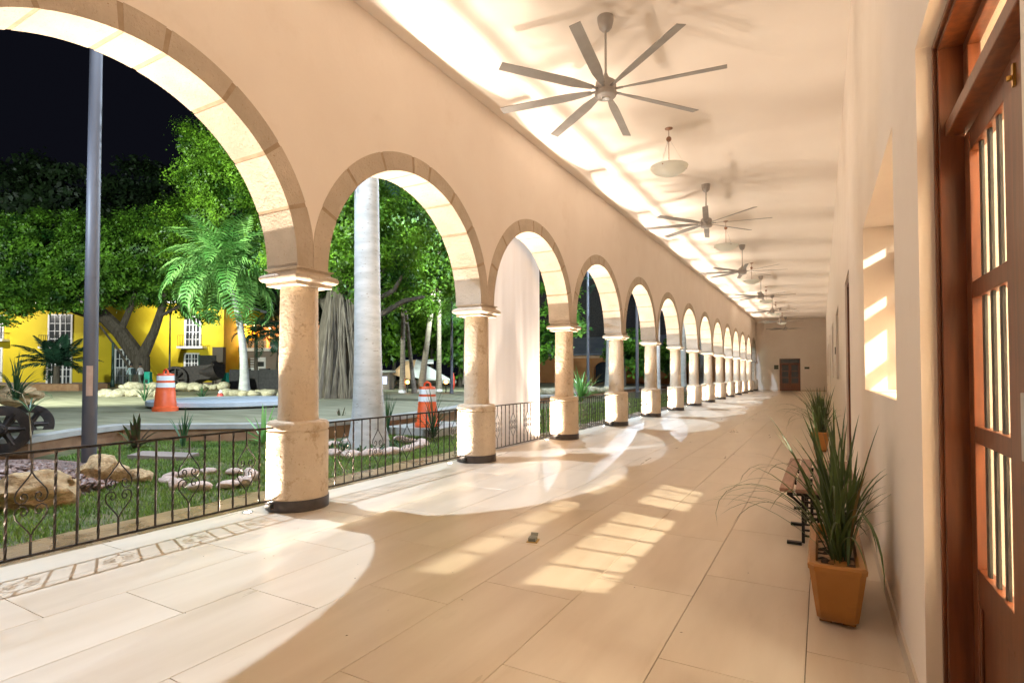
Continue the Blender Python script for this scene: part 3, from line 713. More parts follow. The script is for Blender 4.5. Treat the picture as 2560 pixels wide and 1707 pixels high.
# grass blades (uncountable)
def blades(n, xr, yr, hmin, hmax, wd, ok):
    X = NP.uniform(*xr, n); Y = NP.uniform(*yr, n); keep = np.array([ok(a, b) for a, b in zip(X, Y)]); X, Y = X[keep], Y[keep]; n = len(X)
    Z = np.array([lawn_z(a, b) for a, b in zip(X, Y)])-.012
    hh = NP.uniform(hmin, hmax, n); a = NP.uniform(0, 2*PI, n); ln = NP.uniform(.1, .9, n)*hh; b = NP.uniform(0, 2*PI, n)
    P = np.stack([X, Y, Z], 1); s = np.stack([np.cos(a), np.sin(a), 0*a], 1)*wd
    tip = P + np.stack([np.cos(b)*ln, np.sin(b)*ln, hh], 1); mid = (P+tip)/2 + np.stack([0*a, 0*a, .18*hh], 1)
    V = np.concatenate([P-s, P+s, mid+s*.7, mid-s*.7, tip], 0).reshape(5, n, 3).transpose(1, 0, 2).reshape(-1, 3)
    i = np.arange(n)*5
    return V, np.concatenate([np.stack([i, i+1, i+2], 1), np.stack([i, i+2, i+3], 1), np.stack([i+3, i+2, i+4], 1)])
def inlawn(x, y):
    if (x+8.95)**2/1.9+(y-2.9)**2/1.1 < 1: return False
    if x < -10.2 and y < 8.5: return x > -12.6+.0 and not (x < -11.3 and y < 4.4) and (y > 4.2) and (x > -12.4+.9*abs(y-5.9))
    return x > -9.0 if y > 8.2 else True
V, F = blades(190000, (-12.3,-5.95), (1.2,15), .02, .06, .0048, lambda x, y: inlawn(x, y) and mnoise.noise(Vector((x*1.6, y*1.6, 9)))*.9+NP.uniform(0,1) > .22)
stuff(fast('grass', V, F, M['grass']))
V, F = blades(25000, (-11.,-5.95), (15,46), .05, .12, .012, lambda x, y: x > -9.5)
stuff(fast('far_grass', V, F, M['grass']))

# rocks
def rock_mesh(seed, m, sub=3, amp=.25, flat=1., ang=True):
    bm = bmesh.new(); bmesh.ops.create_icosphere(bm, subdivisions=sub, radius=1)
    for v in bm.verts:
        p = v.co.copy(); o = Vector((seed*7.3, seed*3.1, 0))
        d = 1 + amp*mnoise.noise(p*1.1+o) + amp*.5*mnoise.noise(p*2.6+o) + amp*.2*mnoise.noise(p*6+o)
        if ang: d = d*.55 + .45*min(1.15, 1/max(.55, max(abs(p.x), abs(p.y), abs(p.z))))*(1+.4*amp*mnoise.noise(p*2+o))
        v.co = p*d; v.co.z *= flat
    me = bpy.data.meshes.new('rock'); bm.to_mesh(me); bm.free(); me.materials.append(m); me.shade_smooth(); me.set_sharp_from_angle(angle=.6); return me
bigs = [rock_mesh(k+3, M['rock'], 4, .55) for k in range(3)]
def rock(name, me, c, r, rz, label, group=None, rx=0.):
    o = link(name, me); o.location = c; o.scale = r; o.rotation_euler = (rx, 0, rz); return tag(o, label, 'rock', group)
rock('boulder', bigs[0], (-7.62,2.72,.03), (.30,.42,.23), -.35, 'largest cream boulder at the front edge of the pebble bed', 'boulders round the pebble bed')
rock('boulder', bigs[1], (-7.95,2.02,.0), (.33,.42,.22), .5, 'cream boulder at the left picture edge under the railing', 'boulders round the pebble bed')
rock('boulder', bigs[2], (-8.15,3.62,.02), (.20,.30,.24), .2, 'upright cream boulder right of the largest boulder', 'boulders round the pebble bed')
rock('boulder', bigs[1], (-8.05,4.02,-.06), (.16,.17,.11), 2.2, 'small pinkish boulder in the grass right of the pebble bed', 'boulders round the pebble bed')
# pebble bed
def bed_z(x, y):
    r = ((x+9.0)**2/2.1+(y-2.9)**2/1.35); return -.10 + .30*max(0, 1-r)**.6
V = []; n = 36
for i in range(n+1):
    for j in range(n+1):
        x, y = -10.6+3.1*i/n, 1.6+2.7*j/n; V.append((x, y, bed_z(x, y)-.05))
pb = thing('pebble_bed', 'heap of reddish brown river pebbles beside the iron wheels', 'pebble bed', (-9, 2.9, -.1))
stuff(fast('bedding', V, [(i*(n+1)+j, (i+1)*(n+1)+j, (i+1)*(n+1)+j+1, i*(n+1)+j+1) for i in range(n) for j in range(n)], M['soil'], pb))
pm = [rock_mesh(20+k, M['pebble'], 2, .22, .62, False) for k in range(6)]
pts = []
tries = 0
while len(pts) < 1100 and tries < 14000:
    tries += 1; x, y = RND.uniform(-10.5,-7.75), RND.uniform(1.7,4.2)
    if (x+9.0)**2/2.1+(y-2.9)**2/1.35 > 1 : continue
    if all((x-a)**2+(y-b)**2 > .0026 for a, b in pts): pts.append((x, y))
pts.sort(key=lambda q: math.hypot(*q) if q[1] > -q[0]*.26 else 99)
for x, y in pts[:295]:
    s = RND.uniform(.03,.05); o = inst('pebble', RND.choice(pm), pb, (x+9, y-2.9, bed_z(x, y)+.1+.002), (RND.uniform(-.5,.5), RND.uniform(-.5,.5), RND.uniform(0,6)), (s*RND.uniform(.9,1.3), s, s*RND.uniform(.8,1)))
V = []; F = []; base = [np.array([v.co for v in m_.vertices]) for m_ in pm]; fac = [np.array([p.vertices for p in m_.polygons]) for m_ in pm]; b = 0
for x, y in pts[295:]:
    k = RND.randrange(6); s = RND.uniform(.03,.05); a = RND.uniform(0,6); R_ = np.array([[math.cos(a),-math.sin(a),0],[math.sin(a),math.cos(a),0],[0,0,1]])
    V.append(base[k]*s@R_.T+np.array([x, y, bed_z(x, y)])); F.append(fac[k]+b); b += len(base[k])
stuff(fast('far_pebbles', np.concatenate(V), np.concatenate(F), M['pebble'], pb, smooth=True))
# stones round the young plant and round the palm
smalls = [rock_mesh(40+k, M['rockpink'], 2, .35) for k in range(4)]
sr_ = thing('stone_ring', 'ring of pinkish white stones in the grass behind the railing', 'stone ring', (-7.25, 4.55, -.1))
for k in range(11):
    a = 2*PI*k/11+.2; x, y = .62*math.cos(a)+RND.uniform(-.05,.05), .48*math.sin(a)+RND.uniform(-.04,.04)
    inst('stone', smalls[k%4], sr_, (x, y, .03), (0,0,a+RND.uniform(-.4,.4)), (RND.uniform(.07,.11), RND.uniform(.09,.16), RND.uniform(.05,.085)))
sr2 = thing('stone_ring', 'ring of pink and white stones round the whitewashed palm', 'stone ring', (-7.65, 8.05, -.1))
for k in range(17):
    a = 2*PI*k/17; x, y = .88*math.cos(a)+RND.uniform(-.05,.05), 1.1*math.sin(a)+RND.uniform(-.05,.05)
    inst('stone', smalls[k%4], sr2, (x, y, .03), (0,0,a+PI/2+RND.uniform(-.4,.4)), (RND.uniform(.16,.24), RND.uniform(.1,.14), RND.uniform(.06,.10)))
o = link('stepping_slab', bpy.data.meshes.new('stepping_slab')); bmx = bmesh.new(); bmesh.ops.create_cube(bmx, size=1)
for v in bmx.verts: v.co.x *= .95; v.co.y *= .42; v.co.z *= .07
bmx.to_mesh(o.data); bmx.free(); o.data.materials.append(M['taupe']); o.location = (-9.72, 5.26, -.045); o.rotation_euler = (.03, .04, .55)
tag(o, 'flat grey stone slab lying in the grass', 'stone slab')

# iron wheelset
ws = thing('railway_wheelset', 'pair of old black spoked iron wheels on an axle', 'wheels', tuple(on(48,1112,.15)*np.array([1,1,0])+np.array([0,0,.13])))
c1, c2 = at(6,1074,8.4), at(74,1060,10.2)
ax = Vector(c2-c1); axn = ax.normalized()
q = axn.to_track_quat('Z', 'Y')
def wheel_mb():
    mb = MB(); R = .335
    mb.lathe([(R-.12,-.045),(R+.0,-.05),(R+.03,-.045),(R+.032,-.02),(R+.002,-.012),(R-.008,.05),(R-.12,.05),(R-.12,-.045)], 40, cap=False)
    mb.lathe([(.001,-.07),(.065,-.07),(.075,-.05),(.075,.05),(.06,.075),(.001,.075)], 20, cap=False)
    for k in range(6):
        a = 2*PI*k/6; d = (math.cos(a), math.sin(a))
        mb.tube([(d[0]*.06, d[1]*.06, 0), (d[0]*.16, d[1]*.16, 0), (d[0]*(R-.06), d[1]*(R-.06), 0)], [.055,.045,.06], 8)
    return mb
wme = None
for c_ in (c1, c2):
    if wme is None: o = obj('wheel', wheel_mb(), M['rust'], ws, True, True); wme = o.data
    else: o = link('wheel', wme, ws)
    o.location = Vector(c_)-ws.location; o.rotation_mode = 'QUATERNION'; o.rotation_quaternion = q
obj('axle', MB().tube([Vector(c1)-axn*.12, Vector(c1), Vector(c2), Vector(c2)+axn*.1], [.04,.05,.05,.04], 12), M['rust'], ws, True)

# street lamp posts
def post(x, y, label, z0=0., lit=True):
    t = thing('street_lamp', label, 'lamp post', (x, y, z0), 'tall grey lamp posts along the lawn')
    obj('pole', MB().lathe([(.16,-.02),(.16,.02),(.092,.03),(.088,2.0),(.078,6.0),(.062,9.4)], 16, (x, y, z0)), M['polegrey'], t, True)
    for z in (2.05, 2.75, 4.15): obj('weld_ring', MB().lathe([(.0895,z-.012),(.0905,z),(.0895,z+.012)], 16, (x, y, z0), cap=False), M['polegrey'], t, True)
    obj('arm', MB().tube([(x, y, z0+9.25), (x+.25, y, z0+9.42), (x+.55, y, z0+9.45)], .03, 8), M['polegrey'], t, True)
    obj('lamp_head', MB().box(x+.3, x+.85, y-.14, y+.14, z0+9.40, z0+9.48), M['polegrey'], t, bevel=.02)
    obj('lamp_lens', MB().box(x+.38, x+.78, y-.10, y+.10, z0+9.385, z0+9.399), M['lampglass'] if lit else M['frost'], t)
    if lit: lamp('street_light', 'POINT', (x+.55, y, z0+9.25), POST_W, COOL, t, .035)
    return t
p1 = post(-9.2, 3.94, 'tall grey lamp post in the first arch with a pasted paper')
r_ = .0905; aa = [-.95+.22*i for i in range(5)]
obj('paper_notice', MB().add([(-9.2+r_*math.cos(a), 3.94+r_*math.sin(a), z) for a in aa for z in (1.03, 1.46)], [(2*i, 2*i+2, 2*i+3, 2*i+1) for i in range(4)]), M['paper'], p1)
post(-9.2, 17.1, 'grey lamp post hidden behind the hanging sheet')
post(-9.0, 30.3, 'thin grey lamp post seen between the fifth and sixth columns')
post(-12.4, 31.5, 'thin grey lamp post right beside the fourth column', 0., False)

# traffic drums
def drum(label, c, hh):
    t = thing('traffic_drum', label, 'traffic drum', tuple(c), 'orange and white traffic drums'); s = hh/1.1; x, y, z = c
    pr = [(.305,0),(.30,.10),(.262,.115),(.250,.26),(.243,.275),(.236,.47),(.228,.485),(.222,.60),(.214,.60),(.206,.78),(.200,.78),(.196,.96),(.182,.985),(.001,.99)]
    obj('body', MB().lathe([(r*s, q_*s) for r, q_ in pr], 28, c), M['orange'], t, True, ang=.5)
    for z0, z1, r0, r1 in ((.62,.745,.2205,.2155),(.80,.925,.206,.202)):
        obj('reflective_band', MB().lathe([(r0*s, z0*s), (r1*s, z1*s)], 28, c, cap=False), M['reflect'], t, True)
    obj('handle', MB().tube([(x-.10*s, y, z+.98*s), (x-.085*s, y, z+1.06*s), (x, y, z+1.1*s), (x+.085*s, y, z+1.06*s), (x+.10*s, y, z+.98*s)], .026*s, 8), M['orange'], t, True)
    return t
drum('orange traffic drum with white bands beside the white round platform', on(413,1027,ZP), 1.17)
b2 = on(1068,1066,.10)
drum('orange traffic drum with white bands right of the whitewashed palm', b2, 1.05)
struct(obj('concrete_pad', MB().prism([(b2[0]-.9,b2[1]-.5),(b2[0]+.55,b2[1]-.5),(b2[0]+.55,b2[1]+1.4),(b2[0]-.9,b2[1]+1.4)], -.2, .098), M['conc']))
# round white platform
pl = thing('round_platform', 'low round white painted concrete platform on the plaza', 'platform', (-16.9, 11.2, ZP))
obj('slab', MB().lathe([(2.25,.05),(2.32,.08),(2.32,.20),(2.27,.225)], 56, (-16.9,11.2,ZP)), M['whitepad'], pl, True)
obj('plinth', MB().lathe([(2.18,0),(2.18,.05)], 56, (-16.9,11.2,ZP)), M['black'], pl)

# ------------------------------------------------------------------ foliage builders
def leaf_cloud(lobes, n, size, per=150, sig=.42):
    out = []; nrm = []
    tot = sum(l[3] for l in lobes) if len(lobes[0]) > 3 else None
    for lb in lobes:
        c, r, _, wgt = lb; k = max(3, int(n*wgt/tot/per))
        d = NP.normal(size=(k, 3)); d /= np.linalg.norm(d, axis=1)[:, None]
        nd_ = d*.7+NP.normal(scale=.55, size=(k,3)); nd_[:, 2] += .5; nrm.append(np.repeat(nd_, per, axis=0))
        rad = NP.uniform(.45, 1.0, k)**.4
        rad *= 1 + .22*np.array([mnoise.noise(Vector(q*2.3+np.array(c)*.1)) for q in d])
        cc = np.array(c) + d*np.array(r)*rad[:, None]
        P = (cc[:, None, :] + NP.normal(scale=sig, size=(k, per, 3))*np.array([1,1,.5])).reshape(-1, 3); out.append(P)
    P = np.concatenate(out); m = len(P)
    nc = np.concatenate(nrm)+NP.normal(scale=.35, size=(m, 3)); nc /= np.linalg.norm(nc, axis=1)[:, None]
    d = np.cross(nc, NP.normal(size=(m, 3))); d[:, 2] -= .2; d /= np.linalg.norm(d, axis=1)[:, None]
    s = np.cross(nc, d); s /= np.linalg.norm(s, axis=1)[:, None]
    L = (size*NP.choice([.6,.8,1.,1.3,1.7], m)*NP.uniform(.8, 1.2, m))[:, None]
    V = np.stack([P, P+.5*L*d+.27*L*s, P+L*d, P+.5*L*d-.27*L*s], 1).reshape(-1, 3)
    i = np.arange(m)*4
    return V, np.stack([i, i+1, i+2, i+3], 1)
def lobes_px(lst, depth, zr=.8):
    out = []
    for px, py, rp, dd in lst:
        D = depth+dd; r = rp*D/FPX; out.append((at(px, py, D), (r, r*.9, r*zr), 0, r*r))
    return out
def tree(name, label, cat, base, lobes, n, size, leafm, limbs, barkm=None, group=None, sig=.34):
    t = thing(name, label, cat, tuple(base), group)
    mb = MB()
    for p, r in limbs[:1]: mb.tube(p, r, 12)
    obj('trunk', mb, barkm or M['bark'], t, True)
    for p, r in limbs[1:]: obj('limb', MB().tube(p, r, 8), barkm or M['bark'], t, True)
    V, F = leaf_cloud(lobes, n, size, sig=sig); fast('crown', V, F, leafm, t)
    return t
def frond_mesh(L, el, droop, nl, ll, wd, m, hang=.55, name='frond'):
    V = []; F = []; x = z = 0.; a = el; N_ = nl
    pts = []
    for i in range(N_+1):
        pts.append((x, z, a)); x += math.cos(a)*L/N_; z += math.sin(a)*L/N_; a -= droop*(.3+1.4*i/N_)/N_
    for i in range(N_):                                   # rachis
        (x0,z0,_),(x1,z1,_) = pts[i], pts[i+1]; r = .022*L/3*(1-i/N_)+.004; b = len(V)
        V += [(x0,-r,z0),(x0,r,z0),(x1,r,z1),(x1,-r,z1)]; F.append((b,b+1,b+2,b+3))
    for i in range(2, N_):
        x0, z0, a0 = pts[i]; t = i/N_
        l = ll*math.sin(PI*min(1, .18+.82*t)**.9)*.9+ll*.15
        for s in (-1, 1):
            dx, dz = math.cos(a0)*.55, math.sin(a0)*.55
            jit = RND.uniform(-.12,.12)
            p0 = np.array([x0, 0, z0]); d1 = np.array([dx, s*.8, dz+.12+jit]); d2 = np.array([dx*.7, s*.55, dz-hang+jit])
            d1 /= np.linalg.norm(d1); d2 /= np.linalg.norm(d2)
            p1_ = p0+d1*l*.5; p2 = p1_+d2*l*.5; sd = np.array([math.cos(a0), 0, math.sin(a0)])*wd; b = len(V)
            V += [tuple(p0-sd*.4), tuple(p0+sd*.4), tuple(p1_+sd), tuple(p1_-sd), tuple(p2)]
            F += [(b,b+1,b+2,b+3), (b+3,b+2,b+4,b+4)]
    me = bpy.data.meshes.new(name); F = [tuple(dict.fromkeys(q)) for q in F]
    me.from_pydata([tuple(map(float, v)) for v in V], [], F); me.materials.append(m); return me
def palm(label, base, top, rb, rt, nf, L, m, bark, droops=(1.2,2.2), ll=.6, seed=0, hang=.55, group=None, els=(1.25,-.1), wd=.028, bend=None, name='palm_tree'):
    R = random.Random(seed); base = Vector(base); top = Vector(top)
    t = thing(name, label, 'palm tree', tuple(base), group)
    n = 12; P = []
    for i in range(n+1):
        s = i/n; p = base.lerp(top, s)
        if bend is not None: p += Vector(bend)*math.sin(PI*s)
        P.append(p)
    rr = [rb*(1-.0*s)*(1+.55*math.exp(-s*9)) + (rt-rb)*s for s in [i/n for i in range(n+1)]]
    obj('trunk', MB().tube(P, rr, 18), bark, t, True)
    fm = [frond_mesh(L*R.uniform(.85,1.1), 0, dr, 22, ll, wd, m, hang) for dr in np.linspace(droops[0], droops[1], 4)]
    for k in range(nf):
        el = els[0] + (els[1]-els[0])*((k+.5)/nf)
        inst('frond', fm[min(3, int(4*k/nf))], t, tuple(top-base), (R.uniform(-.2,.2), -el, k*2.399+R.uniform(-.2,.2)), (1,1,1))
    return t
def clump(name, label, cat, loc, n, Ls, wd, m, seed, els=(1.5,.6), droop=(.2,1.6), group=None):
    R = random.Random(seed); t = thing(name, label, cat, tuple(loc), group)
    ms = [strap_mesh(Ls*q, els[0]+(els[1]-els[0])*e, droop[0]+(droop[1]-droop[0])*e, wd, 6, m=m) for q, e in ((1,.0),(.95,.3),(.9,.6),(.85,1.))]
    for k in range(n):
        s = R.uniform(.7,1.1); inst('leaf', R.choice(ms), t, (R.uniform(-.03,.03), R.uniform(-.03,.03), 0), (0,0,R.uniform(0,6.3)), (s,1,s))
    return t

# big ficus seen in the first and second arch
b = at(835, 990, 24.5); b[2] = ZP
D = 24.5
def P_(px, py, dd=0): return tuple(at(px, py, D+dd))
fic = tree('ficus_tree', 'huge bright green ficus with hanging roots behind the whitewashed palm', 'tree', b,
     lobes_px([(560,440,110,7),(480,575,95,8),(610,575,120,7),(700,420,150,6),(720,250,170,6),(840,520,130,-1),(930,470,120,0),(1000,580,130,-1),(1090,640,110,1),(1130,520,120,2),(940,690,95,-1),(1040,740,70,0),(780,640,110,0),(520,345,60,7),(1180,680,90,2)], D, .85),
     230000, .125, M['leafA'],
     [([P_(835,992), P_(838,900), P_(850,800), P_(860,700)], [1.25,.95,.8,.6]),
      ([P_(850,800), P_(800,720,2), P_(700,640,5), P_(600,560,7)], [.5,.35,.25,.12]), ([P_(858,760), P_(940,700), P_(1010,640)], [.4,.25,.12]),
      ([P_(860,720), P_(880,600), P_(900,500)], [.5,.3,.12]), ([P_(850,850,-1), P_(905,800,-1.3), P_(960,782,-1.5), P_(1010,752,-1.8), P_(1060,742,-2)], [.22,.16,.13,.10,.06]), ([P_(905,770,-1.5),P_(985,725,-2),P_(1005,690,-2)], [.12,.1,.06])], sig=.34)
for k in range(46):
    px = RND.uniform(795, 950); s = (px-850)/75
    q0 = P_(850+s*30+RND.uniform(-12,12), RND.uniform(700,800), -1.0); q1 = P_(px, 990+RND.uniform(-4,6), -1.5-.6*abs(s)); q1 = (q1[0], q1[1], ZP)
    mid = tuple((a+c_)/2+RND.uniform(-.15,.15) for a, c_ in zip(q0, q1))
    obj('aerial_root', MB().tube([q0, mid, q1], [.03,.05,.08], 5), M['root'], fic, True)
# spreading ficus in front of the yellow house
D = 43
b = at(345, 968, D); b[2] = ZP
fi2 = tree('ficus_tree', 'broad dark-trunked ficus forking in front of the yellow house', 'tree', b,
     lobes_px([(40,640,120,-1),(150,620,120,-2),(260,640,110,-2),(90,730,75,-3),(180,720,80,-3),(350,610,110,-1),(430,660,90,0),(300,720,70,0),(430,740,55,1),(500,770,45,1),(-40,700,110,-1),(10,760,60,-2),(540,720,70,2)], D, .75),
     170000, .19, M['leafB'],
     [([P_(352,972), P_(350,930), P_(352,890)], [.95,.7,.62]), ([P_(350,900), P_(300,830), P_(230,760), P_(180,700)], [.62,.55,.45,.2]),
      ([P_(354,895), P_(385,830), P_(405,770), P_(420,700)], [.45,.32,.28,.14]), ([P_(320,858), P_(262,800), P_(190,780), P_(110,740)], [.34,.3,.2,.1]),
      ([P_(335,940,-.6), P_(300,880,-.8), P_(250,815,-1)], [.10,.09,.07]), ([P_(400,790), P_(450,765), P_(500,745)], [.15,.11,.06]), ([P_(300,830), P_(330,760), P_(350,690)], [.28,.2,.1])])
# darker trees behind
for k, (lob, dp, lab, lm) in enumerate([([(30,520,130,0),(130,470,90,1),(-60,600,120,0),(190,530,80,0),(90,430,60,2)], 52, 'dark tree towering behind the left side of the yellow house', M['leafC']),
      ([(320,520,90,0),(400,480,80,1),(260,560,80,0),(440,560,90,0),(360,450,55,2)], 58, 'dark tree top behind the fork of the spreading ficus', M['leafC']),
      ([(620,800,70,0),(700,760,90,0),(560,820,50,0),(780,780,60,0)], 62, 'dark tree behind the terrace with string lights', M['leafC'])]):
    D = dp; px, py = lob[0][0], 960; bb = at(px, py, D); bb[2] = ZP
    tree('shade_tree', lab, 'tree', bb, lobes_px(lob, dp, .8), 16000, .42, lm, [([tuple(bb), tuple(at(lob[0][0], lob[0][1]+60, dp))], [.5,.3])], group='dark trees behind the square', sig=.6)
# garden trees far back in the second arch
for k, (lob, dp, lab) in enumerate([([(985,830,40,0),(960,860,35,0),(1000,880,30,0),(955,800,40,1)], 44, 'pale lit bush left of the leaning palm trunks'),
      ([(1080,820,45,0),(1050,850,40,1),(1035,800,40,1),(1090,870,30,1)], 48, 'leafy tree behind the leaning palm trunks'),
      ([(1150,850,50,0),(1140,790,55,1),(1170,900,40,0),(1120,880,30,1)], 42, 'dark leafy tree right of the leaning palm trunks')]):
    D = dp; bb = at(lob[0][0], 950, dp); bb[2] = ZP
    tree('garden_tree', lab, 'tree', bb, lobes_px(lob, dp, .9), 9000, .26, M['leafA'] if k < 2 else M['leafB'], [([tuple(bb), tuple(at(lob[0][0], lob[0][1], dp))], [.18,.1])], group='garden trees beyond the second arch')

for lob, dp, lab in (([(1395,800,55,0),(1375,870,45,0),(1400,720,40,1)], 40, 'dark leafy tree between the hanging sheet and the fourth column'),
      ([(1560,880,40,0),(1605,890,45,0),(1580,850,35,1)], 44, 'dark green shrub tree before the orange house in the fifth arch'),
      ([(1690,880,34,0),(1668,900,26,0)], 46, 'dark bush before the orange house in the sixth arch')):
    bb = at(lob[0][0], 950, dp); bb[2] = ZP
    tree('garden_tree', lab, 'tree', bb, lobes_px(lob, dp, .9), 6000, .26, M['leafB'], [([tuple(bb), tuple(at(lob[0][0], lob[0][1], dp))], [.18,.1])], group='garden trees before the orange house')
# palms
palm('thick whitewashed palm trunk standing behind the second arch', (-7.8,8.1,-.12), (-7.86,8.06,5.25), .272, .235, 9, 2.2, M['fronddark'], M['palmtrunk'], seed=2, els=(1.3,.5))
b = at(611,988,27); b[2] = ZP
palm('lush drooping palm with pale trunk behind the white platform', b, at(571,690,26.5), .20, .12, 42, 4.1, M['frond'], M['palmtrunk'], (1.7,2.7), 1.15, 4, 1.7, els=(1.5,-.3), wd=.06, bend=(.25,.1,0))
for px, py, D, tx, ty, rb, lab, wt in ((1006,952,30,1010,600,.13,'straight thin palm with white painted foot, leftmost of three',True),(1036,962,29,1000,640,.10,'leaning dark palm trunk crossing the white-footed palms',False),
       (1052,938,31,1100,600,.16,'leaning reddish palm trunk with white painted foot',True),(1097,948,32,1099,620,.14,'upright grey palm with white painted foot, rightmost of three',True)):
    b = at(px, py, D); b[2] = ZP; tp = at(tx, ty, D)
    t = palm(lab, b, tp, rb, rb*.75, 14, 2.6, M['frond'], M['palmbark'], seed=px, group='slim garden palms', ll=.5)
    if wt:
        q = Vector(b).lerp(Vector(tp), .13)
        obj('white_painted_foot', MB().tube([Vector(b), Vector(b).lerp(q, .3), q], [rb*1.62, rb*1.32, rb*1.12], 16), M['white'], t, True)
for px, y, lab in ((1524,30.1,'whitewashed palm trunk beside the fourth column, seen in the fourth arch'),(1706,44,'whitewashed palm trunk seen in the seventh arch'),(1752,52,'bluish whitewashed palm trunk seen in the eighth arch'),(1640,37.5,'whitewashed palm trunk behind the sixth column')):
    a = math.atan((px-PCX)/FPX)-YAW; x = math.tan(a)*y
    palm(lab, (x,y,-.1), (x+.1,y,6.2), .26, .2, 9, 2.2, M['fronddark'], M['palmtrunk'], seed=px, els=(1.3,.3), group='row of whitewashed palms')
b = at(640,960,44); b[2] = ZP
palm('small dark palm in front of the terrace with string lights', b, at(640,835,44), .16, .12, 14, 2.6, M['fronddark'], M['bark'], (1.2,2.6), .7, 9, .8, els=(1.2,-.4), wd=.06)
b = at(690,960,42); b[2] = ZP
palm('small dark palm left of the nearest column shaft', b, at(700,840,42), .14, .1, 12, 2.3, M['fronddark'], M['bark'], (1.2,2.6), .7, 12, .8, els=(1.2,-.4), wd=.06)
b = at(140,962,36); b[2] = ZP
palm('bushy dark palm in the brown planter before the yellow house', b, at(142,915,36), .2, .16, 18, 2.6, M['fronddark'], M['bark'], (.5,1.5), .75, 21, .5, els=(1.35,.05), wd=.07)
b = on(1165,980,0.); 
palm('dry-leaved young palm half hidden by the second column', at(1165,960,26), at(1165,760,26), .12, .1, 12, 2.0, M['frond'], M['palmbark'], (1.2,2.4), .6, 31, .8)

# low garden plants
clump('bromeliad', 'red and green bromeliad behind the railing in the first arch', 'plant', on(340,1104,-.02)*np.array([.92,.92,1]), 18, .62, .045, M['bromel'], 1, (1.35,.4), (.1,.9))
clump('spiky_plant', 'upright spiky green tuft right of the bromeliad', 'plant', on(458,1100,-.02)*np.array([.92,.92,1]), 22, .70, .014, M['flax'], 2, (1.5,1.1), (.0,.4))
clump('spiky_plant', 'tall blade-leaved tuft right of the whitewashed palm', 'plant', on(966,1090,-.08), 34, 1.0, .014, M['flax'], 3, (1.5,1.15), (.0,.5))
clump('arching_grass', 'arching grass clump in front of the second traffic drum', 'plant', on(1082,1095,-.08), 44, 1.15, .011, M['flax'], 4, (1.45,.8), (.6,2.2))
clump('fan_plant', 'broad-leaved green plant just left of the nearest column', 'plant', on(656,1094,-.02)*np.array([.93,.93,1]), 22, .75, .035, M['frond'], 5, (1.3,.3), (.2,1.1))
clump('purple_plant', 'dark purple-leaved plant left of the whitewashed palm foot', 'plant', on(852,1068,0.), 10, .55, .03, M['bromel'], 6, (1.3,.5), (.1,.6))
clump('tall_grass', 'tall pale grass clump above the iron wheels', 'plant', at(40,1000,9.8), 46, .85, .012, M['flax'], 7, (1.5,.6), (.4,2.2))
clump('reed_plant', 'green reedy plants in the fourth arch beside the fourth column', 'plant', at(1452,1005,22), 46, 1.5, .035, M['frond'], 8, (1.45,.8), (.3,1.6))
clump('reed_plant', 'yellowish feathery plant by the arched orange doorway', 'plant', at(1475,985,36), 40, 1.7, .05, M['strapdry'], 18, (1.5,.5), (.3,1.6))
clump('spiky_plant', 'low blade-leaved plants on the rock row left of the platform', 'plant', at(362,1003,21), 24, .9, .02, M['flax'], 9, (1.5,1.), (.0,.6))
clump('low_bush', 'green tuft on the rocks right of the first traffic drum', 'plant', at(505,1000,24), 40, .75, .02, M['flax'], 10, (1.4,.5), (.1,1.))
st_ = thing('dry_stem', 'long yellowish dry stem rising in front of the wheels', 'plant', on(78,1190,-.1))
s0 = on(78,1190,-.1); obj('stem', MB().tube([s0, at(77,1090,6.9), at(74,1030,7.1), at(55,985,7.2), at(20,968,7.2)], [.010,.009,.007,.005,.003], 6), M['strapdry'], st_, True)
for k in range(7):
    q = at(74,1030,7.1); inst('leaf', strap_mesh(.42, .9, 1.6, .008, 6, m=M['flax']), st_, tuple(q-s0), (0,0,k*.9))
t = thing('succulent_patch', 'grey green succulents round the foot of the whitewashed palm', 'plants', (-7.5,7.8,-.1))
sm = strap_mesh(.16, 1.1, .4, .03, 4, m=M['flax'])
for k in range(60):
    a = RND.uniform(0,6.28); r = RND.uniform(.4,.75); inst('leaf', sm, t, (r*math.cos(a)-.2, r*math.sin(a)+.15, 0), (RND.uniform(-.4,.4), RND.uniform(-.4,.4), RND.uniform(0,6.3)), (1,1,1))

# rows of pale rocks beyond the plaza
rk = [rock_mesh(60+k, M['rockpale'], 2, .4) for k in range(5)]
def rocks(label, pxs, py, D, n, r0, dz=0.):
    t = thing('rock_row', label, 'rock border', tuple(at(pxs[0], py, D)*np.array([1,1,0])+np.array([0,0,ZP])))
    for k in range(n):
        q = at(pxs[0]+(pxs[1]-pxs[0])*(k+RND.uniform(.2,.8))/n, py, D+RND.uniform(-.3,.3)); s = r0*RND.uniform(.7,1.25)
        inst('rock', rk[k%5], t, (q[0]-t.location.x, q[1]-t.location.y, s*.45+dz), (RND.uniform(-.3,.3), RND.uniform(-.3,.3), RND.uniform(0,6)), (s*1.25, s, s*.75))
    return t
rocks('lower row of pale rocks left of the first traffic drum', (232,400), 990, 25, 17, .24)
rocks('upper row of pale rocks behind the first traffic drum', (300,560), 982, 26.5, 22, .22, .30)
rocks('dark low rock row right of the pale-trunked palm', (560,712), 984, 26, 14, .22)
rocks('pale stones round the garden bed in the fourth arch', (1425,1530), 1010, 31, 9, .24)
rocks('pale stones beyond the railing right of the hanging sheet', (1360,1400), 1010, 28, 6, .22)
pw = thing('planter_wall', 'brown stone planter wall under the bushy dark palm', 'planter', tuple(at(128,990,33)))
q = at(60,990,33); q2 = at(196,990,33); dv = (q2-q)
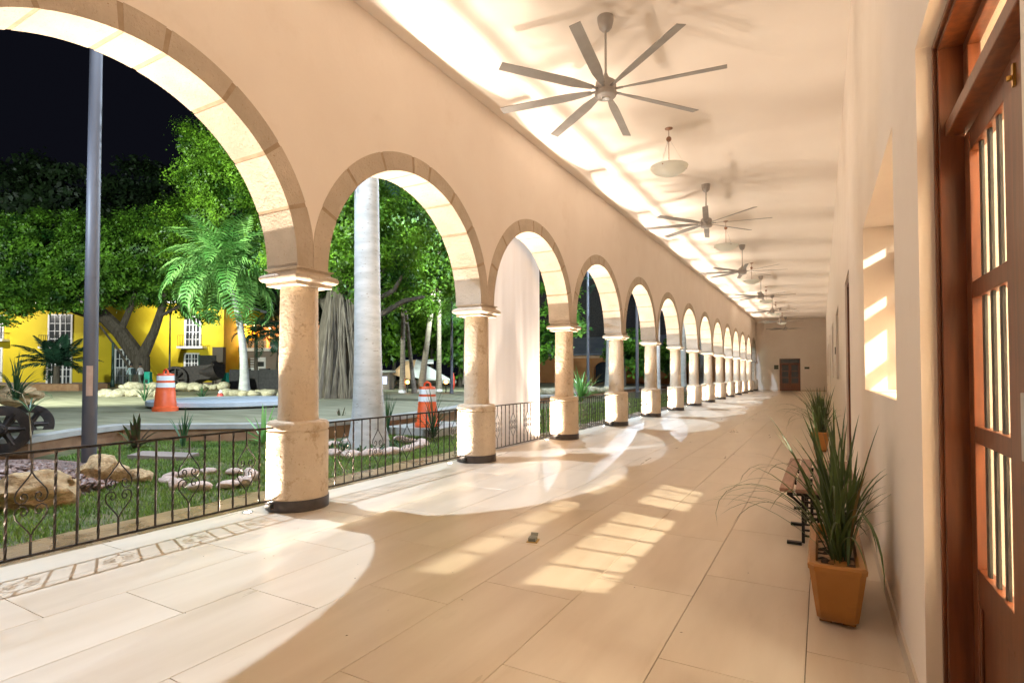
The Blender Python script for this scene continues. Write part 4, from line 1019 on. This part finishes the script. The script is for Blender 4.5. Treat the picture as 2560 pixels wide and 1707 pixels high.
obj('wall', MB().add([tuple(q), tuple(q2), tuple(q2+np.array([-1,2,0])), tuple(q+np.array([-1,2,0]))]+[tuple(p+np.array([0,0,.72])) for p in (q, q2, q2+np.array([-1,2,0]), q+np.array([-1,2,0]))], [(0,1,5,4),(1,2,6,5),(2,3,7,6),(3,0,4,7),(4,5,6,7)]), M['brownbase'], pw)
rock('boulder', bigs[2], tuple(at(45,990,12.5)), (.45,.35,.22), .3, 'pale rock in the tall grass above the wheels')

# ------------------------------------------------------------------ buildings across the square
def frame_root(name, label, cat, px, py, D):
    p = at(px, py, D); p[2] = ZP
    return thing(name, label, cat, tuple(p), rz=YAW), D/FPX, px
def zpy(py, D): return float(at(PCX, py, D)[2]) - ZP
yh, k_, px0 = frame_root('yellow_house', 'bright yellow two-storey house with white windows behind the trees', 'house', 260, 962, 50)
U = lambda px: (px-px0)*k_
Z = lambda py: zpy(py, 50)
obj('wall', MB().box(U(-120), U(545), 0, 8, 0, 7.4).box(U(545), U(560), -.15, 8, 0, 7.4), M['yellow'], yh, local=True)
obj('roof_slab', MB().box(U(-124), U(564), -.3, 8.2, 7.4, 7.65), M['white'], yh, local=True)
def win(a, b, y0, y1, balcony=None, cols=2, rows=4):
    f = obj('window', MB().box(U(a), U(a)+.16, -.09, .0, Z(y1), Z(y0)).box(U(b)-.16, U(b), -.09, 0, Z(y1), Z(y0)).box(U(a)+.16, U(b)-.16, -.09, 0, Z(y0)-.14, Z(y0)), M['white'], yh, local=True)
    obj('pane', MB().box(U(a)+.16, U(b)-.16, -.03, -.01, Z(y1), Z(y0)-.14), M['dark'], f, local=True)
    x0, x1, z0, z1 = U(a)+.16, U(b)-.16, Z(y1), Z(y0)-.14
    mb = MB()
    for i in range(1, cols*2):
        wd = .07 if i % 2 == 0 else .03; x = x0+(x1-x0)*i/(cols*2); mb.box(x-wd, x+wd, -.07, -.03, z0, z1)
    for j in range(1, rows): z = z0+(z1-z0)*j/rows; mb.box(x0, x1, -.065, -.031, z-.03, z+.03)
    obj('glazing_bars', mb, M['white'], f, local=True)
    if balcony:
        c, d, yb_ = balcony
        s = obj('balcony', MB().box(U(c), U(d), -.75, 0, Z(yb_)-.2, Z(yb_)), M['white'], yh, local=True)
        mb = MB().box(U(c)+.04, U(d)-.04, -.73, -.70, Z(yb_)+.95, Z(yb_)+1.0); nb = 14
        for i in range(nb+1): x = U(c)+.06+(U(d)-U(c)-.12)*i/nb; mb.box(x-.012, x+.012, -.727, -.703, Z(yb_), Z(yb_)+.95)
        obj('railing', mb, M['cast'], s, local=True)
win(-14,8,785,848,(-20,22,848)); win(118,180,785,866,(110,190,866)); win(460,502,790,866,(452,516,866))
win(-16,6,868,955); win(116,180,885,958,cols=3); win(286,346,872,960,cols=3); win(460,498,882,930)
mb = MB()
for i in range(15): x = U(286)+.1+(U(346)-U(286)-.2)*i/14; mb.box(x-.02, x+.02, -.2, -.17, .1, Z(920))
obj('door_grille', mb.box(U(286), U(346), -.2, -.17, Z(920), Z(920)+.05), M['white'], yh, local=True)
obj('skirting', MB().box(U(-120), U(284), -.03, 0, 0, .25).box(U(348), U(545), -.03, 0, 0, .25), M['taupe'], yh, local=True)
th, k_, px0 = frame_root('terrace_house', 'peach and white house with a terrace under warm string lights', 'house', 640, 962, 54)
Z = lambda py: zpy(py, 54)
obj('lower_wall', MB().box(U(562), U(760), 0, 6, 0, Z(878)), M['taupe'], th, local=True)
obj('white_panel', MB().box(U(564), U(580), -.06, 0, 0, Z(888)).box(U(604), U(664), -.06, 0, Z(926), Z(918)).box(U(640), U(664), -.06, 0, Z(918), Z(893)), M['white'], th, local=True)
w_ = obj('window', MB().box(U(612), U(626), -.1, -.0, Z(920), Z(896)), M['taupe'], th, local=True)
for j in range(4): obj('shelf', MB().box(U(626), U(640), -.1, 0, Z(915-6*j), Z(915-6*j)+.06), M['white'], th, local=True)
obj('small_window', MB().box(U(644), U(660), -.09, -.06, Z(916), Z(904)), M['dark'], th, local=True)
obj('floor_band', MB().box(U(562), U(770), -.5, .0, Z(878), Z(870)), M['white'], th, local=True)
obj('parapet', MB().box(U(562), U(670), -.5, -.4, Z(870), Z(850)).box(U(682), U(760), -.5, -.4, Z(870), Z(850)), M['peach'], th, local=True)
for y in (855, 861): obj('parapet_line', MB().box(U(562), U(670), -.52, -.5, Z(y)-.02, Z(y)+.02), M['white'], th, local=True)
obj('upper_wall', MB().box(U(555), U(770), 3, 6, Z(870), Z(805)), M['peach'], th, local=True)
for a in (612, 640): obj('dark_opening', MB().box(U(a), U(a+15), 2.95, 3.0, Z(850), Z(822)), M['dark'], th, local=True)
for a in (562, 632, 655, 700): obj('post', MB().box(U(a), U(a)+.15, -.4, -.25, Z(850), Z(812)), M['peach'], th, local=True)
obj('awning', MB().add([(U(555),-.6,Z(812)),(U(770),-.6,Z(820)),(U(770),3,Z(800)),(U(555),3,Z(795)),(U(555),-.6,Z(812)+.15),(U(770),-.6,Z(820)+.15),(U(770),3,Z(800)+.15),(U(555),3,Z(795)+.15)],[(3,2,1,0),(4,5,6,7),(0,1,5,4),(1,2,6,5),(2,3,7,6),(3,0,4,7)]), M['peach'], th, local=True)
sl = thing('string_lights', 'row of warm glowing bulbs under the terrace awning', 'string lights', tuple(at(630,812,53.2)))
for k in range(8):
    px = 575+20*k; q = at(px, 803+.16*(px-570), 53.0); obj('bulb', MB().lathe([(.001,-.11),(.09,-.05),(.10,.03),(.05,.1),(.001,.11)], 10, tuple(q)), M['bulb'], sl, True)
obj('wire', MB().tube([tuple(at(565,798,53)), tuple(at(650,812,53)), tuple(at(730,825,53))], .02, 4), M['cast'], sl)
lamp('terrace_light', 'POINT', tuple(at(640,835,54.5)), 900, (1.,.55,.22), sl, .2)
gp = thing('grey_pillar', 'plain grey pillar at the right end of the yellow house', 'pillar', tuple(at(543,960,47)*np.array([1,1,0])+np.array([0,0,ZP])), rz=YAW)
obj('pillar', MB().box(-.45,.45,0,.5,0,3.3), M['taupe'], gp, local=True)
nb_ = thing('notice_board', 'black notice board in front of the grey pillar', 'board', tuple(at(518,960,44)*np.array([1,1,0])+np.array([0,0,ZP])), rz=YAW)
obj('board', MB().box(-.62,.65,0,.1,1.2,2.5), M['black'], nb_, local=True); obj('post', MB().box(-.75,-.63,0,.1,0,2.55), M['greenpost'], nb_, local=True)
obj('post', MB().box(-.5,-.4,.02,.09,0,1.2), M['black'], nb_, local=True); obj('post', MB().box(.4,.5,.02,.09,0,1.2), M['black'], nb_, local=True)

# dark old locomotive-like machine and dark barrier
lm = thing('old_iron_machine', 'dark old iron machine with a round wheel behind the rocks', 'machine', tuple(at(490,975,32)*np.array([1,1,0])+np.array([0,0,ZP])), rz=YAW)
k32 = 32/FPX
obj('body', MB().add([(x*k32, y_, z) for y_ in (-.5,.7) for x, z in ((-62,.5),(-60,1.25),(-30,1.42),(10,1.5),(42,1.55),(55,1.6),(56,1.0),(44,.75),(20,.7),(-10,.45),(-40,.4))], [tuple(range(11)), tuple(range(21,10,-1))]+[(i,(i+1)%11,11+(i+1)%11,11+i) for i in range(11)]), M['rust'], lm, local=True)
wh = obj('wheel', MB().lathe([(.58,-.08),(.72,-.08),(.72,.08),(.58,.08),(.58,-.08)], 28, cap=False).lathe([(.001,-.1),(.14,-.1),(.14,.1),(.001,.1)], 14, cap=False), M['rust'], lm, True, True)
for k in range(8): obj('spoke', MB().tube([(.1*math.cos(k*PI/4), .1*math.sin(k*PI/4), 0), (.62*math.cos(k*PI/4), .62*math.sin(k*PI/4), 0)], .05, 6), M['rust'], wh, True, True)
wh.location = (-35*k32, -.65, .74); wh.rotation_euler = (PI/2, 0, 0)
obj('nose', MB().tube([(20*k32,-.1,1.15),(40*k32,-.1,1.1),(58*k32,-.1,1.25)], [.42,.5,.55], 12), M['rust'], lm, True, True)
obj('chimney', MB().lathe([(.12,1.5),(.1,1.7),(.16,1.78)], 12, (45*k32,0,0)), M['rust'], lm, True, True)
db = thing('dark_barrier', 'long charcoal barrier wall behind the pale-trunked palm', 'barrier', tuple(at(640,972,36)*np.array([1,1,0])+np.array([0,0,ZP])), rz=YAW)
for k in range(6): obj('panel', MB().box(-1.75+.64*k, -1.75+.64*k+.625, RND.uniform(-.03,.03), .3, .02, 1.32+RND.uniform(-.05,.05)), M['black'], db, local=True)
def bin_(label, px, py, D, h):
    t = thing('litter_bin', label, 'litter bin', tuple(at(px,py,D)*np.array([1,1,0])+np.array([0,0,ZP])), 'teal litter bins', rz=YAW)
    obj('body', MB().box(-.18,.18,-.16,.16,.12,h*.62).box(-.17,.17,-.15,.15,h*.62,h), M['teal'], t, local=True, bevel=.03)
    obj('opening', MB().box(-.09,.09,-.172,-.161,h*.40,h*.58), M['black'], t, local=True)
    obj('leg', MB().box(-.16,-.11,-.03,.03,0,.12), M['black'], t, local=True); obj('leg', MB().box(.11,.16,-.03,.03,0,.12), M['black'], t, local=True)
bin_('teal litter bin at the foot of the forked ficus', 370, 972, 34, 1.15); bin_('teal litter bin left of the charcoal barrier', 563, 970, 34, 1.1)
gpst = thing('green_post', 'thin dark green post before the yellow house left of the pedestrian', 'post', tuple(at(281,968,42)*np.array([1,1,0])+np.array([0,0,ZP])))
obj('pole', MB().lathe([(.16,0),(.13,.3),(.10,1.2),(.09,3.4)], 10, tuple(gpst.location)), M['greenpost'], gpst, True)
gn = thing('garden_figure', 'tiny red and white figure on the rocks right of the drum', 'garden figure', tuple(at(551,996,24)))
q = tuple(at(551,996,24)); obj('body', MB().lathe([(.12,0),(.14,.08),(.10,.2),(.06,.25)], 12, q), M['redpaint'], gn, True); obj('hat', MB().lathe([(.075,.25),(.07,.3),(.02,.38)], 12, q), M['white'], gn, True)

# people
def person(label, px, py, D, face, shirt, pack):
    p = at(px, py, D); p[2] = ZP
    t = thing('person', label, 'person', tuple(p), 'people walking past the yellow house', rz=face)
    pts = [(0,0,.95),(0,0,1.15),(0,0,1.38),(0,.01,1.50),(0,.02,1.58),(0,.02,1.70),
           (.09,0,.90),(.09,.14,.50),(.09,.10,.08),(.09,.24,.04),(-.09,0,.90),(-.09,-.08,.50),(-.09,-.30,.12),(-.09,-.18,.05),
           (.19,0,1.40),(.23,-.06,1.12),(.22,.06,.88),(-.19,0,1.40),(-.23,.08,1.12),(-.22,.22,.92)]
    ed = [(0,1),(1,2),(2,3),(3,4),(4,5),(0,6),(6,7),(7,8),(8,9),(0,10),(10,11),(11,12),(12,13),(2,14),(14,15),(15,16),(2,17),(17,18),(18,19)]
    rad = [.14,.13,.15,.055,.085,.095,.095,.065,.045,.04,.095,.065,.045,.04,.06,.045,.035,.06,.045,.035]
    me = bpy.data.meshes.new('body'); me.from_pydata(pts, ed, []); o = link('body', me, t)
    sk = o.modifiers.new('skin', 'SKIN'); me.skin_vertices[0].data[0].use_root = True
    for v, r in zip(me.skin_vertices[0].data, rad): v.radius = (r, r*.85)
    o.modifiers.new('sub', 'SUBSURF').levels = 1; o.modifiers['sub'].render_levels = 1
    # one continuous body: skin, shirt and trousers as materials by height
    m_ = bpy.data.materials.new('clothed_body'); m_.use_nodes = True; nt = m_.node_tree
    tc = nt.nodes.new('ShaderNodeTexCoord'); sx = nt.nodes.new('ShaderNodeSeparateXYZ'); rp = nt.nodes.new('ShaderNodeValToRGB'); rp.color_ramp.interpolation = 'CONSTANT'
    dv = nt.nodes.new('ShaderNodeMath'); dv.operation = 'DIVIDE'; dv.inputs[1].default_value = 2.
    nt.links.new(tc.outputs['Object'], sx.inputs[0]); nt.links.new(sx.outputs['Z'], dv.inputs[0]); nt.links.new(dv.outputs[0], rp.inputs[0]); nt.links.new(rp.outputs[0], nt.nodes['Principled BSDF'].inputs['Base Color'])
    e = rp.color_ramp.elements; e[0].position = 0; e[0].color = (.02,.02,.02,1); e[1].position = .045; e[1].color = (.10,.13,.10,1)
    for pos, c_ in ((.48, shirt), (.735, (.25,.13,.08))): q_ = e.new(pos); q_.color = (*c_, 1)
    me.materials.append(m_)
    obj('hair', MB().lathe([(.098,1.63),(.106,1.68),(.10,1.75),(.06,1.80),(.001,1.815)], 14, (0,-.015,0)), M['hair'], t, True, True)
    obj('nose', MB().add([(-.015,.105,1.64),(.015,.105,1.64),(0,.135,1.645),(0,.105,1.69)], [(0,1,2),(0,2,3),(1,3,2)]), M['skin'], t, local=True)
    if pack: obj('backpack', MB().box(-.15,.15,-.30,-.12,1.0,1.42), M['pack'], t, local=True, bevel=.05)
person('person in pale blue shirt with dark backpack walking left', 327, 972, 40, YAW+1.3, (.42,.55,.58), True)
person('person in white top close to the ficus trunk', 350, 970, 40.6, YAW+1.5, (.6,.6,.62), False)

# white folded-plate pavilion seen in the second arch
pv = thing('folded_pavilion', 'white folded-plate pavilion roof beyond the second arch', 'pavilion', tuple(at(1050,948,38)*np.array([1,1,0])+np.array([0,0,ZP])))
A_ = lambda px, py, d=38: tuple(at(px, py, d))
def plate(ps):
    mb = MB(); v = [Vector(p) for p in ps]; n_ = (v[1]-v[0]).cross(v[2]-v[0]).normalized()*.12; n = len(v)
    return mb.add([tuple(p) for p in v]+[tuple(p+n_) for p in v], [tuple(range(n)), tuple(range(2*n-1, n-1, -1))]+[(i,(i+1)%n,n+(i+1)%n,n+i) for i in range(n)])
obj('roof_plate', plate([A_(1040,898), A_(1058,906,37), A_(1048,946,36), A_(1030,940,37)]), M['white'], pv)
obj('roof_plate', plate([A_(1041,898), A_(1127,948,37), A_(1062,946,36)]), M['white'], pv)
obj('roof_plate', plate([A_(980,932,37), A_(1012,902,38.5), A_(1040,899), A_(1024,946,37.5)]), M['peach'], pv)
obj('roof_plate', plate([A_(1006,900,39), A_(1084,898,39), A_(1084,905,38), A_(1030,906,38)]), M['white'], pv)
obj('base_wall', plate([A_(940,950,38.4), A_(1140,950,38.4), A_(1140,958,38.4), A_(940,958,38.4)]), M['conc'], pv)
for px, lab in ((1019,'orange glowing garden lamp left of the second traffic drum'),(1115,'orange glowing garden lamp right of the second traffic drum')):
    q = at(px, 955, 30); t = thing('garden_lamp', lab, 'garden lamp', (q[0], q[1], ZP), 'orange garden lamps')
    obj('stem', MB().lathe([(.03,0),(.03,q[2]-ZP-.1)], 8, (q[0],q[1],ZP)), M['cast'], t); obj('globe', MB().lathe([(.001,-.12),(.1,-.05),(.1,.05),(.001,.12)], 12, tuple(q)), M['lampor'], t, True)
rp_ = thing('red_post', 'bright red playground post seen in the second arch', 'post', tuple(at(1134,945,36)*np.array([1,1,0])+np.array([0,0,ZP])))
obj('panel', MB().lathe([(.01,0),(.10,.3),(.10,.7),(.01,1.1)], 8, tuple(at(1134,945,36)*np.array([1,1,0])+np.array([0,0,ZP]))), M['redpaint'], rp_)
bb_ = thing('beige_kiosk', 'small beige kiosk left of the white folded pavilion', 'kiosk', tuple(at(935,955,36)*np.array([1,1,0])+np.array([0,0,ZP])), rz=YAW)
obj('wall', MB().box(-1.6,1.0,0,1.5,0,1.1), M['taupe'], bb_, local=True); obj('roof', MB().box(-1.8,1.2,-.3,1.7,1.1,1.25), M['conc'], bb_, local=True); obj('window', MB().box(.35,.85,-.02,0,.35,.85), M['litwin'], bb_, local=True)

# orange house closing the garden on the right
oh = thing('orange_house', 'orange house with arched doorway and grey roof beyond the garden', 'house', (-18, 56, 0))
obj('wall', MB().box(-36,-21.4,56,60,0,3.3).box(-19.2,-5,56,60,0,3.3).box(-21.4,-19.2,56,60,2.6,3.3), M['orangewall'], oh)
P2 = [(-21.4+1.1*(1-math.cos(PI*i/12)), 1.5+1.1*math.sin(PI*i/12)) for i in range(13)]
obj('arch_doorway', MB().add([(x, 56.0, z) for x, z in P2]+[(x, 56.0, 2.6) for x, z in P2], [(i, i+1, 14+i, 13+i) for i in range(12)]), M['orangewall'], oh)
obj('dark_doorway', MB().box(-21.4,-19.2,56.6,56.7,0,2.6), M['dark'], oh)
obj('cornice', MB().box(-36,-5,55.8,56,3.0,3.3), M['peach'], oh)
obj('roof', MB().add([(-36.5,55.3,3.3),(-4.8,55.3,3.3),(-4.8,60,5.4),(-36.5,60,5.4),(-36.5,55.3,3.42),(-4.8,55.3,3.42),(-4.8,60,5.55),(-36.5,60,5.55)],[(3,2,1,0),(4,5,6,7),(0,1,5,4),(1,2,6,5),(2,3,7,6),(3,0,4,7)]), M['tarp'], oh)
obj('upper_storey', MB().box(-30,-8,60.2,66,0,14), M['black'], oh)
lw = obj('lit_window', MB().box(-15.6,-13.2,60.1,60.19,8.2,11.2), M['litwin'], oh)
mb = MB()
for i in range(9): x = -15.6+2.4*i/8; mb.box(x-.03,x+.03,60.04,60.1,8.2,11.2)
obj('glazing_bars', mb.box(-15.6,-13.2,60.04,60.1,9.2,9.26).box(-15.6,-13.2,60.04,60.1,10.2,10.26), M['tarp'], lw)

# plaza lamps beyond the picture edge and behind the crowns
def plaza_lamp(label, x, y, z, watts, color=COOL, aim=(_fw[0], _fw[1], -.12), cone=130):
    t = thing('plaza_lamp', label, 'lamp post', (x, y, ZP), 'lamps round the square')
    obj('pole', MB().lathe([(.12,0),(.08,.3),(.05,z-ZP)], 10, (x, y, ZP)), M['polegrey'], t, True)
    obj('lamp_head', MB().lathe([(.05,0),(.24,.03),(.2,.12),(.04,.2)], 14, (x, y, z)), M['polegrey'], t, True)
    lamp('plaza_light', 'SPOT', (x, y, z-.12), watts, color, t, .12, aim, math.radians(cone), .4)
plaza_lamp('plaza lamp beyond the left picture edge', -21, -1.5, 8.5, 62000, (.88,1.,.88), (-12,22,-1.), 100)
plaza_lamp('plaza lamp between the ficus and the yellow house', *at(430,500,47)[:2], 8.2, 4300, (1.,.95,.85))
plaza_lamp('plaza lamp left of the yellow house', *at(-130,500,45)[:2], 8.2, 4800, (1.,.95,.85))
plaza_lamp('plaza lamp above the folded pavilion', *at(1130,600,29)[:2], 7.0, 9000, (.8,1.,.9))
lf = thing('low_floodlight', 'low floodlight on a short pole beyond the left picture edge', 'floodlight', (-9.3, 2.3, 0))
obj('pole', MB().lathe([(.05,0),(.04,4.0)], 10, (-9.3,2.3,0)), M['polegrey'], lf, True); obj('head', MB().box(-9.45,-9.25,2.1,2.5,4.0,4.25), M['polegrey'], lf, bevel=.02)
lamp('floodlight_beam', 'POINT', (-9.2, 2.3, 3.95), 260, COOL, lf, .05)
